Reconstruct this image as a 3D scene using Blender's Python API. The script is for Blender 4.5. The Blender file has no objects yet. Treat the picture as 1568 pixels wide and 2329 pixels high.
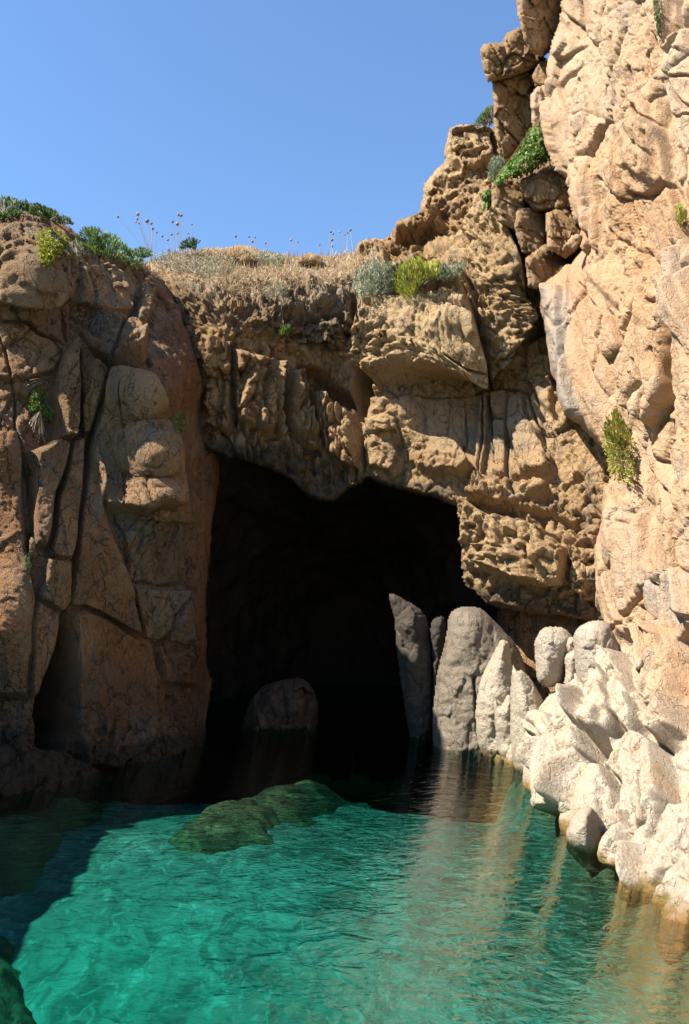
import bpy, math, random
import numpy as np

# ------------------------------------------------------------------ camera, light, exposure
SC = bpy.context.scene
COL = SC.collection
CAM_Z, PITCH, F = 2.2, math.radians(7.5), 1827.0      # photo frame taken as 1568 x 2329 units
cam_d = bpy.data.cameras.new('camera')
cam = bpy.data.objects.new('camera', cam_d)
COL.objects.link(cam)
cam.location = (0, 0, CAM_Z)
cam.rotation_euler = (math.pi / 2 + PITCH, 0, 0)
cam_d.sensor_fit = 'VERTICAL'
cam_d.sensor_height = 36.0
cam_d.lens = 36.0 * F / 2329.0
cam_d.clip_end = 5000
cam_d.clip_start = 0.05
SC.camera = cam

SUN = np.array([-0.61, -0.26, 0.755])
SUN = SUN / np.linalg.norm(SUN)
elev = math.asin(SUN[2])
azim = math.atan2(SUN[0], SUN[1])                     # from +Y towards +X
world = bpy.data.worlds.new('World')
SC.world = world
world.use_nodes = True
wn = world.node_tree
wn.nodes.clear()
sky = wn.nodes.new('ShaderNodeTexSky')
sky.sky_type = 'NISHITA'
sky.sun_disc = False
sky.sun_elevation = elev
sky.sun_rotation = azim
sky.altitude = 0
sky.air_density = 1.3
sky.dust_density = 0.0
sky.ozone_density = 8.0
bg = wn.nodes.new('ShaderNodeBackground')
bg.inputs['Strength'].default_value = 0.093
wo = wn.nodes.new('ShaderNodeOutputWorld')
wn.links.new(sky.outputs[0], bg.inputs['Color'])
wn.links.new(bg.outputs[0], wo.inputs['Surface'])

sd_ = bpy.data.lights.new('sun', 'SUN')
sd_.energy = 5.0
sd_.angle = math.radians(0.53)
sd_.color = (1.0, 0.93, 0.82)
sun = bpy.data.objects.new('sun', sd_)
COL.objects.link(sun)
from mathutils import Vector
sun.rotation_euler = Vector(SUN).to_track_quat('Z', 'Y').to_euler()
sun.location = (-12, -5, 18)

SC.view_settings.view_transform = 'Standard'
SC.view_settings.look = 'None'
SC.view_settings.exposure = 1.35
SC.view_settings.gamma = 1.0
SC.render.engine = 'CYCLES'
SC.cycles.max_bounces = 8
SC.cycles.diffuse_bounces = 3
SC.cycles.glossy_bounces = 3
SC.cycles.transparent_max_bounces = 12
SC.cycles.use_denoising = True

# ------------------------------------------------------------------ helpers: projection, noise, polygons
CP, SP = math.cos(PITCH), math.sin(PITCH)
CAM = np.array([0, 0, CAM_Z])


def rays(u, v):
    u = np.asarray(u, float); v = np.asarray(v, float)
    x = (u - 784.0) / F
    t = (1164.5 - v) / F
    dy = CP - t * SP
    dz = SP + t * CP
    return np.stack([x / dy, np.ones_like(dy), dz / dy], -1)


def at(u, v, Y):
    return CAM + rays(u, v) * np.asarray(Y, float)[..., None]


def water_y(v):
    r = rays(0.0, v)
    return -CAM_Z / r[2]


M32 = np.uint32(0xffffffff)


def ihash(ix, iy, iz, seed):
    h = (ix.astype(np.int64) * 374761393 + iy.astype(np.int64) * 668265263 + iz.astype(np.int64) * 2147483647
         + int(seed) * 1274126177) & 0xffffffff
    h = ((h ^ (h >> 13)) * 1274126177) & 0xffffffff
    h = ((h ^ (h >> 16)) * 2246822519) & 0xffffffff
    return (h ^ (h >> 15)) & 0xffffffff


def perlin(P, seed=0):
    P = np.asarray(P, float)
    I = np.floor(P).astype(np.int64)
    Fr = P - I
    W = Fr * Fr * Fr * (Fr * (Fr * 6 - 15) + 10)
    out = 0
    for dx in (0, 1):
        wx = W[..., 0] if dx else 1 - W[..., 0]
        for dy in (0, 1):
            wy = W[..., 1] if dy else 1 - W[..., 1]
            for dz in (0, 1):
                wz = W[..., 2] if dz else 1 - W[..., 2]
                h = ihash(I[..., 0] + dx, I[..., 1] + dy, I[..., 2] + dz, seed)
                gx = (h & 1023) / 511.5 - 1
                gy = ((h >> 10) & 1023) / 511.5 - 1
                gz = ((h >> 20) & 1023) / 511.5 - 1
                out = out + wx * wy * wz * (gx * (Fr[..., 0] - dx) + gy * (Fr[..., 1] - dy) + gz * (Fr[..., 2] - dz))
    return out * 1.25


def fbm(P, octs=4, seed=0, gain=0.5, ridge=False):
    a, s, tot = 1.0, 0.0, 0.0
    for o in range(octs):
        n = perlin(P * (2.03 ** o) + 17.3 * o, seed + o)
        if ridge:
            n = 1 - 2 * np.abs(n) * 1.6
        s = s + a * n
        tot += a
        a *= gain
    return s / tot


def warp(P, amt, scale, seed):
    Q = P.copy()
    for k in range(3):
        Q[..., k] += amt * fbm(P / scale + 31.7 * k, 2, seed + 5 * k)
    return Q


def worley(P, seed=0, jit=0.9):
    """nearest cells: F1, F2, id hash of the nearest, vector from its centre"""
    I = np.floor(P).astype(np.int64)
    sh = P.shape[:-1]
    f1 = np.full(sh, 9.0); f2 = np.full(sh, 9.0)
    idh = np.zeros(sh, np.int64)
    vec = np.zeros(P.shape)
    for dx in (-1, 0, 1):
        for dy in (-1, 0, 1):
            for dz in (-1, 0, 1):
                cx, cy, cz = I[..., 0] + dx, I[..., 1] + dy, I[..., 2] + dz
                h = ihash(cx, cy, cz, seed)
                q = np.stack([cx + 0.5 + jit * ((h & 1023) / 1023.0 - .5),
                              cy + 0.5 + jit * (((h >> 10) & 1023) / 1023.0 - .5),
                              cz + 0.5 + jit * (((h >> 20) & 1023) / 1023.0 - .5)], -1)
                d = P - q
                r = np.sqrt((d * d).sum(-1))
                near = r < f1
                f2 = np.where(near, f1, np.minimum(f2, r))
                idh = np.where(near, h, idh)
                vec = np.where(near[..., None], d, vec)
                f1 = np.where(near, r, f1)
    return f1, f2, idh, vec


def facet(P, size, seed, tilt=1.0, groove=0.10, rnd=0.5, wamt=0.18, wsc=1.0, deep=.4):
    """broken-rock relief: every cell a tilted plane, a groove along the joints; about -1..1"""
    Q = warp(P, wamt * np.mean(size), wsc * np.mean(size), seed + 90) / np.array(size)
    f1, f2, h, vec = worley(Q, seed)
    h2 = ihash(h, h >> 3, h >> 7, seed + 1)
    g = np.stack([(h2 & 255) / 127.5 - 1, ((h2 >> 8) & 255) / 127.5 - 1, ((h2 >> 16) & 255) / 127.5 - 1], -1)
    off = ((h2 >> 24) & 255) / 127.5 - 1
    e = f2 - f1
    gv = np.exp(-(e / groove) ** 2)
    return tilt * (g * vec).sum(-1) + rnd * off - deep * gv, e


def sdist(u, v, poly):
    """signed distance to a polygon, positive inside"""
    poly = np.asarray(poly, float)
    n = len(poly)
    d2 = np.full(u.shape, 1e18)
    ins = np.zeros(u.shape, bool)
    for i in range(n):
        ax, ay = poly[i]; bx, by = poly[(i + 1) % n]
        ex, ey = bx - ax, by - ay
        L = ex * ex + ey * ey + 1e-12
        t = np.clip(((u - ax) * ex + (v - ay) * ey) / L, 0, 1)
        qx, qy = u - ax - t * ex, v - ay - t * ey
        d2 = np.minimum(d2, qx * qx + qy * qy)
        if ay != by:
            c = (ay > v) != (by > v)
            xi = ax + (v - ay) / (by - ay) * ex
            ins ^= c & (u < xi)
    d = np.sqrt(d2)
    return np.where(ins, d, -d)


def ldist(u, v, line):
    line = np.asarray(line, float)
    d2 = np.full(u.shape, 1e18)
    tt = np.zeros(u.shape)
    n = len(line) - 1
    for i in range(n):
        ax, ay = line[i]; bx, by = line[i + 1]
        ex, ey = bx - ax, by - ay
        L = ex * ex + ey * ey + 1e-12
        t = np.clip(((u - ax) * ex + (v - ay) * ey) / L, 0, 1)
        qx, qy = u - ax - t * ex, v - ay - t * ey
        q = qx * qx + qy * qy
        tt = np.where(q < d2, (i + t) / n, tt)
        d2 = np.minimum(d2, q)
    return np.sqrt(d2), tt


def sstep(x, a, b):
    t = np.clip((x - a) / (b - a), 0, 1)
    return t * t * (3 - 2 * t)


def rbf(ctrl):
    C = np.asarray(ctrl, float)
    X = C[:, :2] / 500.0
    n = len(X)
    r = np.sqrt(((X[:, None] - X[None]) ** 2).sum(-1) + 0.012)
    A = np.zeros((n + 3, n + 3))
    A[:n, :n] = r
    A[:n, n] = 1; A[:n, n + 1:] = X
    A[n, :n] = 1; A[n + 1:, :n] = X.T
    b = np.zeros(n + 3); b[:n] = C[:, 2]
    w = np.linalg.solve(A, b)

    def f(u, v):
        u = np.asarray(u, float) / 500.0; v = np.asarray(v, float) / 500.0
        s = w[n] + w[n + 1] * u + w[n + 2] * v
        for i in range(n):
            s = s + w[i] * np.sqrt((u - X[i, 0]) ** 2 + (v - X[i, 1]) ** 2 + 0.012)
        return s
    return f


def mesh_obj(name, verts, faces, mats, parent=None, smooth=True, attrs=None, face_mats=None):
    """faces: (n,3) or (n,4) integer array"""
    verts = np.asarray(verts, np.float32)
    faces = np.asarray(faces, np.int32)
    me = bpy.data.meshes.new(name)
    k = faces.shape[1]
    me.vertices.add(len(verts))
    me.vertices.foreach_set('co', verts.ravel())
    me.loops.add(faces.size)
    me.loops.foreach_set('vertex_index', faces.ravel())
    me.polygons.add(len(faces))
    me.polygons.foreach_set('loop_start', np.arange(0, faces.size, k, dtype=np.int32))
    if smooth:
        me.polygons.foreach_set('use_smooth', np.ones(len(faces), bool))
    if face_mats is not None:
        me.polygons.foreach_set('material_index', np.asarray(face_mats, np.int32))
    for a, val in (attrs or {}).items():
        at_ = me.attributes.new(a, 'FLOAT', 'POINT')
        at_.data.foreach_set('value', np.asarray(val, np.float32))
    for m in (mats if isinstance(mats, (list, tuple)) else [mats]):
        me.materials.append(m)
    me.update(calc_edges=True)
    me.validate()
    o = bpy.data.objects.new(name, me)
    COL.objects.link(o)
    if parent is not None:
        o.parent = parent
    return o


def tag(o, label=None, cat=None, group=None, kind=None):
    if label: o['label'] = label
    if cat: o['category'] = cat
    if group: o['group'] = group
    if kind: o['kind'] = kind
    return o


def empty(name, loc, label, cat, group=None):
    o = bpy.data.objects.new(name, None)
    o.empty_display_size = 0.1
    o.location = tuple(float(c) for c in loc)
    COL.objects.link(o)
    return tag(o, label, cat, group)


# ------------------------------------------------------------------ materials
def nmat(name):
    m = bpy.data.materials.new(name)
    m.use_nodes = True
    nt = m.node_tree
    nt.nodes.clear()
    return m, nt


class NT:
    def __init__(self, nt):
        self.nt = nt

    def n(self, typ, **kw):
        x = self.nt.nodes.new(typ)
        for k, v in kw.items():
            if k in x.inputs:
                x.inputs[k].default_value = v
            else:
                setattr(x, k, v)
        return x

    def l(self, a, b):
        self.nt.links.new(a, b)

    def noise(self, vec, scale, detail=5, rough=.6, dist=0.0):
        x = self.n('ShaderNodeTexNoise')
        x.inputs['Scale'].default_value = scale
        x.inputs['Detail'].default_value = detail
        x.inputs['Roughness'].default_value = rough
        x.inputs['Distortion'].default_value = dist
        self.l(vec, x.inputs['Vector'])
        return x.outputs['Fac']

    def ramp(self, fac, a, b):
        x = self.n('ShaderNodeMapRange', interpolation_type='SMOOTHSTEP')
        x.inputs['From Min'].default_value = a
        x.inputs['From Max'].default_value = b
        self.l(fac, x.inputs['Value'])
        return x.outputs['Result']

    def mix(self, fac, a, b, mode='MIX'):
        x = self.n('ShaderNodeMix', data_type='RGBA', blend_type=mode)
        if isinstance(fac, (int, float)):
            x.inputs[0].default_value = fac
        else:
            self.l(fac, x.inputs[0])
        for s, i in ((a, 6), (b, 7)):
            if isinstance(s, tuple):
                x.inputs[i].default_value = (*s, 1)
            else:
                self.l(s, x.inputs[i])
        return x.outputs[2]

    def math(self, op, a, b=None):
        x = self.n('ShaderNodeMath', operation=op)
        for s, i in ((a, 0), (b, 1)):
            if s is None: continue
            if isinstance(s, (int, float)):
                x.inputs[i].default_value = s
            else:
                self.l(s, x.inputs[i])
        return x.outputs[0]

    def attr(self, name):
        x = self.n('ShaderNodeAttribute', attribute_name=name)
        return x.outputs['Fac']


def rock_mat(name, c1, c2, c3, grey=(.30, .27, .23), warm=(.30, .13, .05), dark=(.10, .075, .055),
             pale=(.66, .58, .46), band=True, bump=.5, streak=0.35, rough=.9, crack=1.0):
    m, nt = nmat(name)
    t = NT(nt)
    geo = t.n('ShaderNodeNewGeometry')
    pos = geo.outputs['Position']
    mp = t.n('ShaderNodeMapping')
    mp.inputs['Scale'].default_value = (1, 1, streak)
    t.l(pos, mp.inputs['Vector'])
    st = mp.outputs[0]
    col = t.mix(t.ramp(t.noise(pos, .55, 6, .62), .38, .62), c1, c2)
    col = t.mix(t.ramp(t.noise(st, 2.6, 7, .65, .6), .50, .68), col, c3)
    col = t.mix(t.math('MULTIPLY', t.attr('grey'), t.ramp(t.noise(st, 2.2, 6, .7), .25, .6)), col, grey)
    col = t.mix(t.math('MULTIPLY', t.attr('warm'), t.ramp(t.noise(st, 1.6, 6, .65), .30, .62)), col, warm)
    col = t.mix(t.math('MULTIPLY', t.attr('pale'), t.ramp(t.noise(pos, 3.2, 6, .65), .2, .55)), col, pale)
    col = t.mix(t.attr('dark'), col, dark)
    # small grey lichen and iron specks, mineral grain
    col = t.mix(t.math('MULTIPLY', t.ramp(t.noise(pos, 9, 6, .7), .60, .70), .5), col, grey)
    col = t.mix(t.math('MULTIPLY', t.ramp(t.noise(pos, 5.3, 5, .7), .62, .72), .45), col, warm)
    sp = t.ramp(t.noise(pos, 42, 5, .75), .25, .75)
    col = t.mix(.55, col, t.mix(sp, (.62, .60, .58), (1, 1, 1)), 'MULTIPLY') if False else t.mix(t.math('MULTIPLY', t.math('SUBTRACT', 1.0, sp), .45), col, dark)
    wp = t.n('ShaderNodeVectorMath', operation='MULTIPLY_ADD')
    nz = t.n('ShaderNodeTexNoise'); nz.inputs['Scale'].default_value = 2.4; nz.inputs['Detail'].default_value = 5
    t.l(pos, nz.inputs['Vector'])
    t.l(nz.outputs['Color'], wp.inputs[0]); wp.inputs[1].default_value = (.5, .5, .5); t.l(st, wp.inputs[2])
    ck = None
    for sc, wd in ((1.5, .016), (3.6, .026)):
        vo = t.n('ShaderNodeTexVoronoi', feature='DISTANCE_TO_EDGE')
        vo.inputs['Scale'].default_value = sc
        t.l(wp.outputs[0], vo.inputs['Vector'])
        c = t.math('SUBTRACT', 1.0, t.ramp(vo.outputs['Distance'], .0, wd))
        c = t.math('MULTIPLY', c, t.ramp(t.noise(pos, sc * .9, 3), .42, .58))
        ck = c if ck is None else t.math('MAXIMUM', ck, c)
    ck = t.math('MULTIPLY', ck, crack)
    col = t.mix(t.math('MULTIPLY', ck, .6), col, dark)
    if band:
        sep = t.n('ShaderNodeSeparateXYZ')
        t.l(pos, sep.inputs[0])
        zz = t.math('ADD', sep.outputs['Z'], t.math('MULTIPLY', t.math('SUBTRACT', t.noise(pos, 3.5, 5, .7), .5), .34))
        up = t.math('SUBTRACT', 1.0, t.ramp(zz, .02, .15))
        alg = t.mix(t.ramp(t.noise(pos, 7, 4), .35, .6), (.16, .12, .035), (.20, .105, .028))
        col = t.mix(t.math('MULTIPLY', up, t.math('ADD', t.math('MULTIPLY', t.attr('pale'), .85), .12)), col, alg)
        wet = t.math('SUBTRACT', 1.0, t.ramp(zz, -.08, .03))
        col = t.mix(t.math('MULTIPLY', wet, .94), col, (.06, .052, .028))
    p = t.n('ShaderNodeBsdfPrincipled')
    t.l(col, p.inputs['Base Color'])
    p.inputs['Roughness'].default_value = rough
    p.inputs['Specular IOR Level'].default_value = .15
    h = t.math('ADD', t.math('MULTIPLY', t.noise(pos, 14, 9, .72), 1.0), t.math('MULTIPLY', t.noise(st, 34, 6, .7), .5))
    vor = t.n('ShaderNodeTexVoronoi', feature='F1')
    vor.inputs['Scale'].default_value = 16
    t.l(pos, vor.inputs['Vector'])
    h = t.math('ADD', h, t.math('MULTIPLY', t.ramp(vor.outputs['Distance'], 0, .32), .35))
    h = t.math('SUBTRACT', h, t.math('MULTIPLY', ck, .8))
    b = t.n('ShaderNodeBump')
    b.inputs['Strength'].default_value = bump
    b.inputs['Distance'].default_value = .09
    t.l(h, b.inputs['Height'])
    t.l(b.outputs[0], p.inputs['Normal'])
    o = t.n('ShaderNodeOutputMaterial')
    t.l(p.outputs[0], o.inputs['Surface'])
    return m


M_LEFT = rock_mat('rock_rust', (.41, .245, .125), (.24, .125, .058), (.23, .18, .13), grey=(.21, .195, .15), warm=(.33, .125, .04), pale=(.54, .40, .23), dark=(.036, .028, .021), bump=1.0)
M_MID = rock_mat('rock_tan', (.50, .33, .165), (.38, .235, .11), (.29, .21, .14), grey=(.29, .26, .21), warm=(.38, .175, .06), pale=(.64, .465, .255), dark=(.055, .042, .03), bump=.9)
M_RIGHT = rock_mat('rock_ochre', (.53, .355, .21), (.46, .275, .15), (.41, .305, .215), grey=(.33, .31, .27), warm=(.50, .28, .12), pale=(.50, .425, .32), dark=(.10, .07, .045), bump=.65, crack=.5)
M_PALE = rock_mat('rock_pale', (.47, .395, .29), (.41, .32, .22), (.34, .24, .15), grey=(.22, .205, .175), warm=(.34, .205, .10), pale=(.44, .375, .285), dark=(.12, .10, .08), bump=.6, streak=.6, crack=.6)
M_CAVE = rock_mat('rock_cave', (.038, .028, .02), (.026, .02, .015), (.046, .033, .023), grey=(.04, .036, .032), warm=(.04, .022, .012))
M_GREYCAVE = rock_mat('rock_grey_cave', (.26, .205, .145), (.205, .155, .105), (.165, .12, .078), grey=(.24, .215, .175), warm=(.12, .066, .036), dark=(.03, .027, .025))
M_REEF = rock_mat('rock_reef', (.20, .14, .06), (.085, .07, .035), (.30, .23, .10), grey=(.11, .10, .075), warm=(.16, .09, .035), pale=(.17, .18, .15), band=False)


# ------------------------------------------------------------------ rock masses
ATT = ('grey', 'warm', 'pale', 'dark')


def quads(mask):
    """faces of a structured grid where all four corners are inside"""
    H, W = mask.shape
    idx = -np.ones(mask.shape, np.int64)
    ok = mask[:-1, :-1] & mask[1:, :-1] & mask[:-1, 1:] & mask[1:, 1:]
    use = np.zeros(mask.shape, bool)
    use[:-1, :-1] |= ok; use[1:, :-1] |= ok; use[:-1, 1:] |= ok; use[1:, 1:] |= ok
    idx[use] = np.arange(use.sum())
    a = idx[:-1, :-1][ok]; b = idx[:-1, 1:][ok]; c = idx[1:, 1:][ok]; d = idx[1:, :-1][ok]
    return use, np.stack([a, d, c, b], -1)


def boundary(faces):
    e = np.concatenate([faces[:, [i, (i + 1) % 4]] for i in range(4)])
    n = int(faces.max()) + 1
    key = e[:, 0] * n + e[:, 1]
    rev = e[:, 1] * n + e[:, 0]
    return e[~np.isin(key, rev)]


def smooth2(A, k):
    for _ in range(k):
        B = np.pad(A, 1, mode='edge')
        A = (B[1:-1, 1:-1] * 4 + B[:-2, 1:-1] + B[2:, 1:-1] + B[1:-1, :-2] + B[1:-1, 2:]) / 8
    return A


def relax(P, step, Y, even, it=11):
    """even out the rows where the surface runs steeply away and the grid is stretched"""
    lim = even * step * Y / F
    for _ in range(it):
        dx = np.linalg.norm(np.diff(P, axis=1), axis=-1)
        dy = np.linalg.norm(np.diff(P, axis=0), axis=-1)
        m = np.zeros(P.shape[:2])
        m[:, 1:] = np.maximum(m[:, 1:], dx); m[:, :-1] = np.maximum(m[:, :-1], dx)
        m[1:] = np.maximum(m[1:], dy); m[:-1] = np.maximum(m[:-1], dy)
        w = np.clip(m / lim - 1, 0, 1)
        w = np.clip(smooth2(w, 2), 0, 1)[..., None] * .9
        B = np.pad(P, ((1, 1), (1, 1), (0, 0)), mode='edge')
        # mostly up and down the wall, so the outline of the step itself stays
        A = (B[:-2, 1:-1] + B[2:, 1:-1]) * .38 + (B[1:-1, :-2] + B[1:-1, 2:]) * .12
        P = P * (1 - w) + A * w
    return P


def mass(name, outline, ctrl, mat, step=3.0, R=18, rd=0.5, thick=4.0, relief=None, blocks=(), cracks=(), tints=(),
         edge_noise=4.0, seed=1, toward=0.35, label=None, even=5.5):
    outline = np.asarray(outline, float)
    u0, v0 = outline.min(0) - 4 * step
    u1, v1 = outline.max(0) + 4 * step
    U, V = np.meshgrid(np.arange(u0, u1, step), np.arange(v0, v1, step))
    sd = sdist(U, V, outline)
    Z0 = np.zeros_like(U)
    sd = sd + edge_noise * fbm(np.stack([U / 34, V / 34, Z0 + seed], -1), 4, seed + 3, .6)
    keep = sd > 0
    Y = rbf(ctrl)(U, V)
    P0 = at(U, V, Y)
    # broad blocks and slabs, in metres towards the viewer along the wall's normal
    wob = np.stack([U / 55, V / 55, Z0 + 5.5], -1)
    du, dv = 7 * fbm(wob, 4, seed + 11, .6), 7 * fbm(wob + 40, 4, seed + 12, .6)
    D = np.zeros_like(U)
    for b in blocks:
        poly, h, bev = b[0], b[1], b[2]
        s = sdist(U + du, V + dv, poly)
        k = sstep(s, -bev * .25, bev)
        if len(b) > 3:                                 # tilt: change of height over the block, per 100 units
            c = np.mean(np.asarray(poly, float), 0)
            D += k * (h + b[3][0] * (U - c[0]) / 100 + b[3][1] * (V - c[1]) / 100)
        else:
            D += k * h
    for c in cracks:
        line, w, dep = c
        d, tt = ldist(U + du * .8, V + dv * .8, line)
        ww = w * (0.55 + 0.45 * np.sin(np.clip(tt, 0.02, .98) * math.pi)) * (1 + .8 * fbm(np.stack([U / 25, V / 25, Z0], -1), 2, seed + 21))
        D -= dep * np.exp(-(d / np.maximum(ww, .6)) ** 2)
    if relief is not None:
        D += relief(U, V, P0)
    # normal of the smooth surface
    Nn = np.cross(np.gradient(P0, axis=1), np.gradient(P0, axis=0))
    Nn /= np.linalg.norm(Nn, axis=-1, keepdims=True) + 1e-9
    C = CAM - P0
    C /= np.linalg.norm(C, axis=-1, keepdims=True)
    sg = np.sign((Nn * C).sum(-1, keepdims=True))
    Nn = Nn * sg
    dirn = Nn + toward * C
    dirn /= np.linalg.norm(dirn, axis=-1, keepdims=True)
    e = np.clip(sd / R, 0, 1)
    curl = rd * (1 - np.sqrt(np.maximum(0, 1 - (1 - e) ** 2)))
    P = P0 + dirn * D[..., None] + (-C) * curl[..., None]
    P = relax(P, step, Y, even)
    use, fc = quads(keep)
    verts = P[use]
    back = (-C)[use]
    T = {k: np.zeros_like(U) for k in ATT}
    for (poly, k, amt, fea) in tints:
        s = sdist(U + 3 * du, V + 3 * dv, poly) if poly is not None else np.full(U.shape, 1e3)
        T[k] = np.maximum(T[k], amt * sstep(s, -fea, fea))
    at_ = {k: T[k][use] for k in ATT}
    be = boundary(fc)
    bv = np.unique(be)
    remap = -np.ones(len(verts), np.int64)
    rings = 3
    allv = [verts]
    att = {k: [at_[k]] for k in ATT}
    faces = [fc]
    base = len(verts)
    prev = np.arange(len(verts))
    for r in range(1, rings + 1):
        f = thick * (r / rings) ** 1.3
        nv = verts[bv] + back[bv] * f
        nv = nv + 0.25 * np.stack([fbm(nv * .8 + 9 * q, 3, seed + 40 + q) for q in range(3)], -1) * (0 if r == 0 else .6)
        m2 = -np.ones(len(verts), np.int64)
        m2[bv] = base + np.arange(len(bv))
        a, b = be[:, 0], be[:, 1]
        pa = prev[a] if r == 1 else prevmap[a]
        pb = prev[b] if r == 1 else prevmap[b]
        faces.append(np.stack([pb, pa, m2[a], m2[b]], -1))
        prevmap = m2
        allv.append(nv)
        for k in ATT: att[k].append(at_[k][bv])
        base += len(bv)
    o = mesh_obj(name, np.concatenate(allv), np.concatenate(faces), mat, attrs={k: np.concatenate(att[k]) for k in ATT})
    o['kind'] = 'structure'
    if label: o['label'] = label
    splat(P[keep])
    return o


ZS, ZU0, ZV0 = 4.0, -100, -100
ZB = np.full((620, 450), 1e9)


def splat(P):
    """remember the nearest surface along every line of sight, to stand plants on"""
    q = P.reshape(-1, 3) - CAM
    dep = q[:, 1] * CP + q[:, 2] * SP
    up = -q[:, 1] * SP + q[:, 2] * CP
    u = 784 + F * q[:, 0] / dep
    v = 1164.5 - F * up / dep
    i = np.round((v - ZV0) / ZS).astype(int); j = np.round((u - ZU0) / ZS).astype(int)
    k = (i >= 0) & (i < ZB.shape[0]) & (j >= 0) & (j < ZB.shape[1])
    np.minimum.at(ZB, (i[k], j[k]), q[k, 1])


def zfill():
    A = ZB
    for _ in range(12):
        B = np.pad(A, 1, mode='edge')
        m = np.min([B[a:a + A.shape[0], b:b + A.shape[1]] for a in range(3) for b in range(3)], 0)
        A = np.where(A > 1e8, m, A)
    ZB[:] = A


def on(u, v):
    i = int(np.clip(round((v - ZV0) / ZS), 0, ZB.shape[0] - 1)); j = int(np.clip(round((u - ZU0) / ZS), 0, ZB.shape[1] - 1))
    while ZB[i, j] > 1e8 and i < ZB.shape[0] - 1:
        i += 1
    return at(u, v, ZB[i, j])


def chaikin(P, it=2):
    P = np.asarray(P, float)
    for _ in range(it):
        Q = np.roll(P, -1, axis=0)
        P = np.stack([P * .78 + Q * .22, P * .22 + Q * .78], 1).reshape(-1, 2)
    return P


def rock(name, outline, Yc, T, mat, label, step=2.6, R=None, seed=1, Tb=None, rough=.06, relief=None, cracks=(), tint=None,
         lean=(0, 0), cat='rock', group=None, edge_noise=3.0, kind=None, power=2.0, rnd=True):
    """a closed rounded rock: outline at distance Yc, half thickness T towards the viewer and Tb behind"""
    outline = chaikin(outline) if rnd else np.asarray(outline, float)
    u0, v0 = outline.min(0) - 4 * step
    u1, v1 = outline.max(0) + 4 * step
    U, V = np.meshgrid(np.arange(u0, u1, step), np.arange(v0, v1, step))
    Z0 = np.zeros_like(U)
    sd = sdist(U, V, outline) + edge_noise * fbm(np.stack([U / 30, V / 30, Z0 + seed * 3.1], -1), 4, seed, .6)
    keep = sd > 0
    Rm = R or max(sd.max() * .95, 5)
    e = np.clip(smooth2(np.maximum(sd, 0), 6) / Rm, 0, 1)
    e = np.where(keep, np.minimum(e, np.clip(sd / Rm, 0, 1) + .25), 0)
    infl = (1 - (1 - e) ** power) ** (1 / power)
    cu, cv = outline.mean(0)
    Y = Yc + lean[0] * (U - cu) / 100 + lean[1] * (V - cv) / 100
    P0 = at(U, V, Y)
    C = CAM - P0
    C /= np.linalg.norm(C, axis=-1, keepdims=True)
    D = fbm(P0 * 1.6 + seed, 4, seed + 2, .5) * rough * 3.5 * infl
    D += fbm(P0 * 7 + seed, 4, seed + 7, .6) * rough * .9 * np.minimum(infl * 2, 1)
    if relief is not None:
        D += relief(U, V, P0) * np.minimum(infl * 1.6, 1)
    du = 4 * fbm(np.stack([U / 40, V / 40, Z0], -1), 3, seed + 5)
    for (line, w, dep) in cracks:
        d, tt = ldist(U + du, V + du, line)
        D -= dep * np.exp(-(d / w) ** 2) * np.minimum(infl * 2, 1)
    Pf = P0 + C * (T * infl + D)[..., None]
    Pb = P0 - C * ((Tb or T) * infl)[..., None]
    use, fc = quads(keep)
    n = int(use.sum())
    be = boundary(fc)
    verts = np.concatenate([Pf[use], Pb[use]])
    fb = fc[:, ::-1] + n
    rim = np.stack([be[:, 1], be[:, 0], be[:, 0] + n, be[:, 1] + n], -1)
    att = {}
    for k in ATT:
        val = (tint or {}).get(k, 0.0)
        att[k] = np.full(2 * n, float(val))
    o = mesh_obj(name, verts, np.concatenate([fc, fb, rim]), mat, attrs=att)
    if kind: o['kind'] = kind
    else: tag(o, label, cat, group)
    splat(Pf[keep])
    return o

# ------------------------------------------------------------------ cliffs
def zone(U, V, poly, fea):
    return sstep(sdist(U, V, poly), -fea, fea)


# ---- left wall of the cove
LEFT_OUT = [(-420, 800), (-200, 690), (-80, 560), (-30, 490), (0, 478), (60, 482), (120, 496), (165, 520), (200, 548), (250, 572), (310, 588), (345, 612),
            (372, 640), (400, 690), (440, 770), (470, 860), (488, 960), (500, 1035), (497, 1100), (486, 1180), (478, 1260),
            (472, 1340), (470, 1420), (471, 1500), (482, 1560), (474, 1620), (466, 1720), (430, 1800), (300, 1850), (-420, 1960)]
LEFT_CTRL = [(-420, 480, 17.0), (-420, 1000, 16.2), (-420, 1500, 15.6), (-420, 1940, 15.3), (-150, 480, 14.6), (-150, 1000, 12.9), (-150, 1500, 12.3), (-150, 1800, 12.0),
             (0, 480, 13.6), (0, 560, 12.5), (0, 690, 12.1), (100, 560, 12.9), (112, 660, 12.4), (175, 600, 14.0), (0, 1000, 11.4), (0, 1400, 10.9), (0, 1790, 10.6),
             (130, 510, 14.4), (150, 700, 13.3), (150, 1000, 12.6), (150, 1400, 12.0), (140, 1770, 11.5),
             (250, 600, 15.0), (240, 850, 12.9), (240, 1100, 12.75), (250, 1450, 12.9), (250, 1745, 12.4),
             (380, 660, 16.6), (372, 900, 13.0), (396, 1140, 13.1), (300, 960, 12.95), (300, 1090, 12.95), (245, 960, 12.9), (388, 1030, 13.05), (425, 960, 15.4), (440, 1080, 15.6), (430, 1400, 14.2), (430, 1690, 14.2),
             (470, 900, 16.4), (500, 1050, 16.9), (485, 1250, 16.4), (470, 1500, 15.9), (466, 1680, 15.6)]
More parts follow.
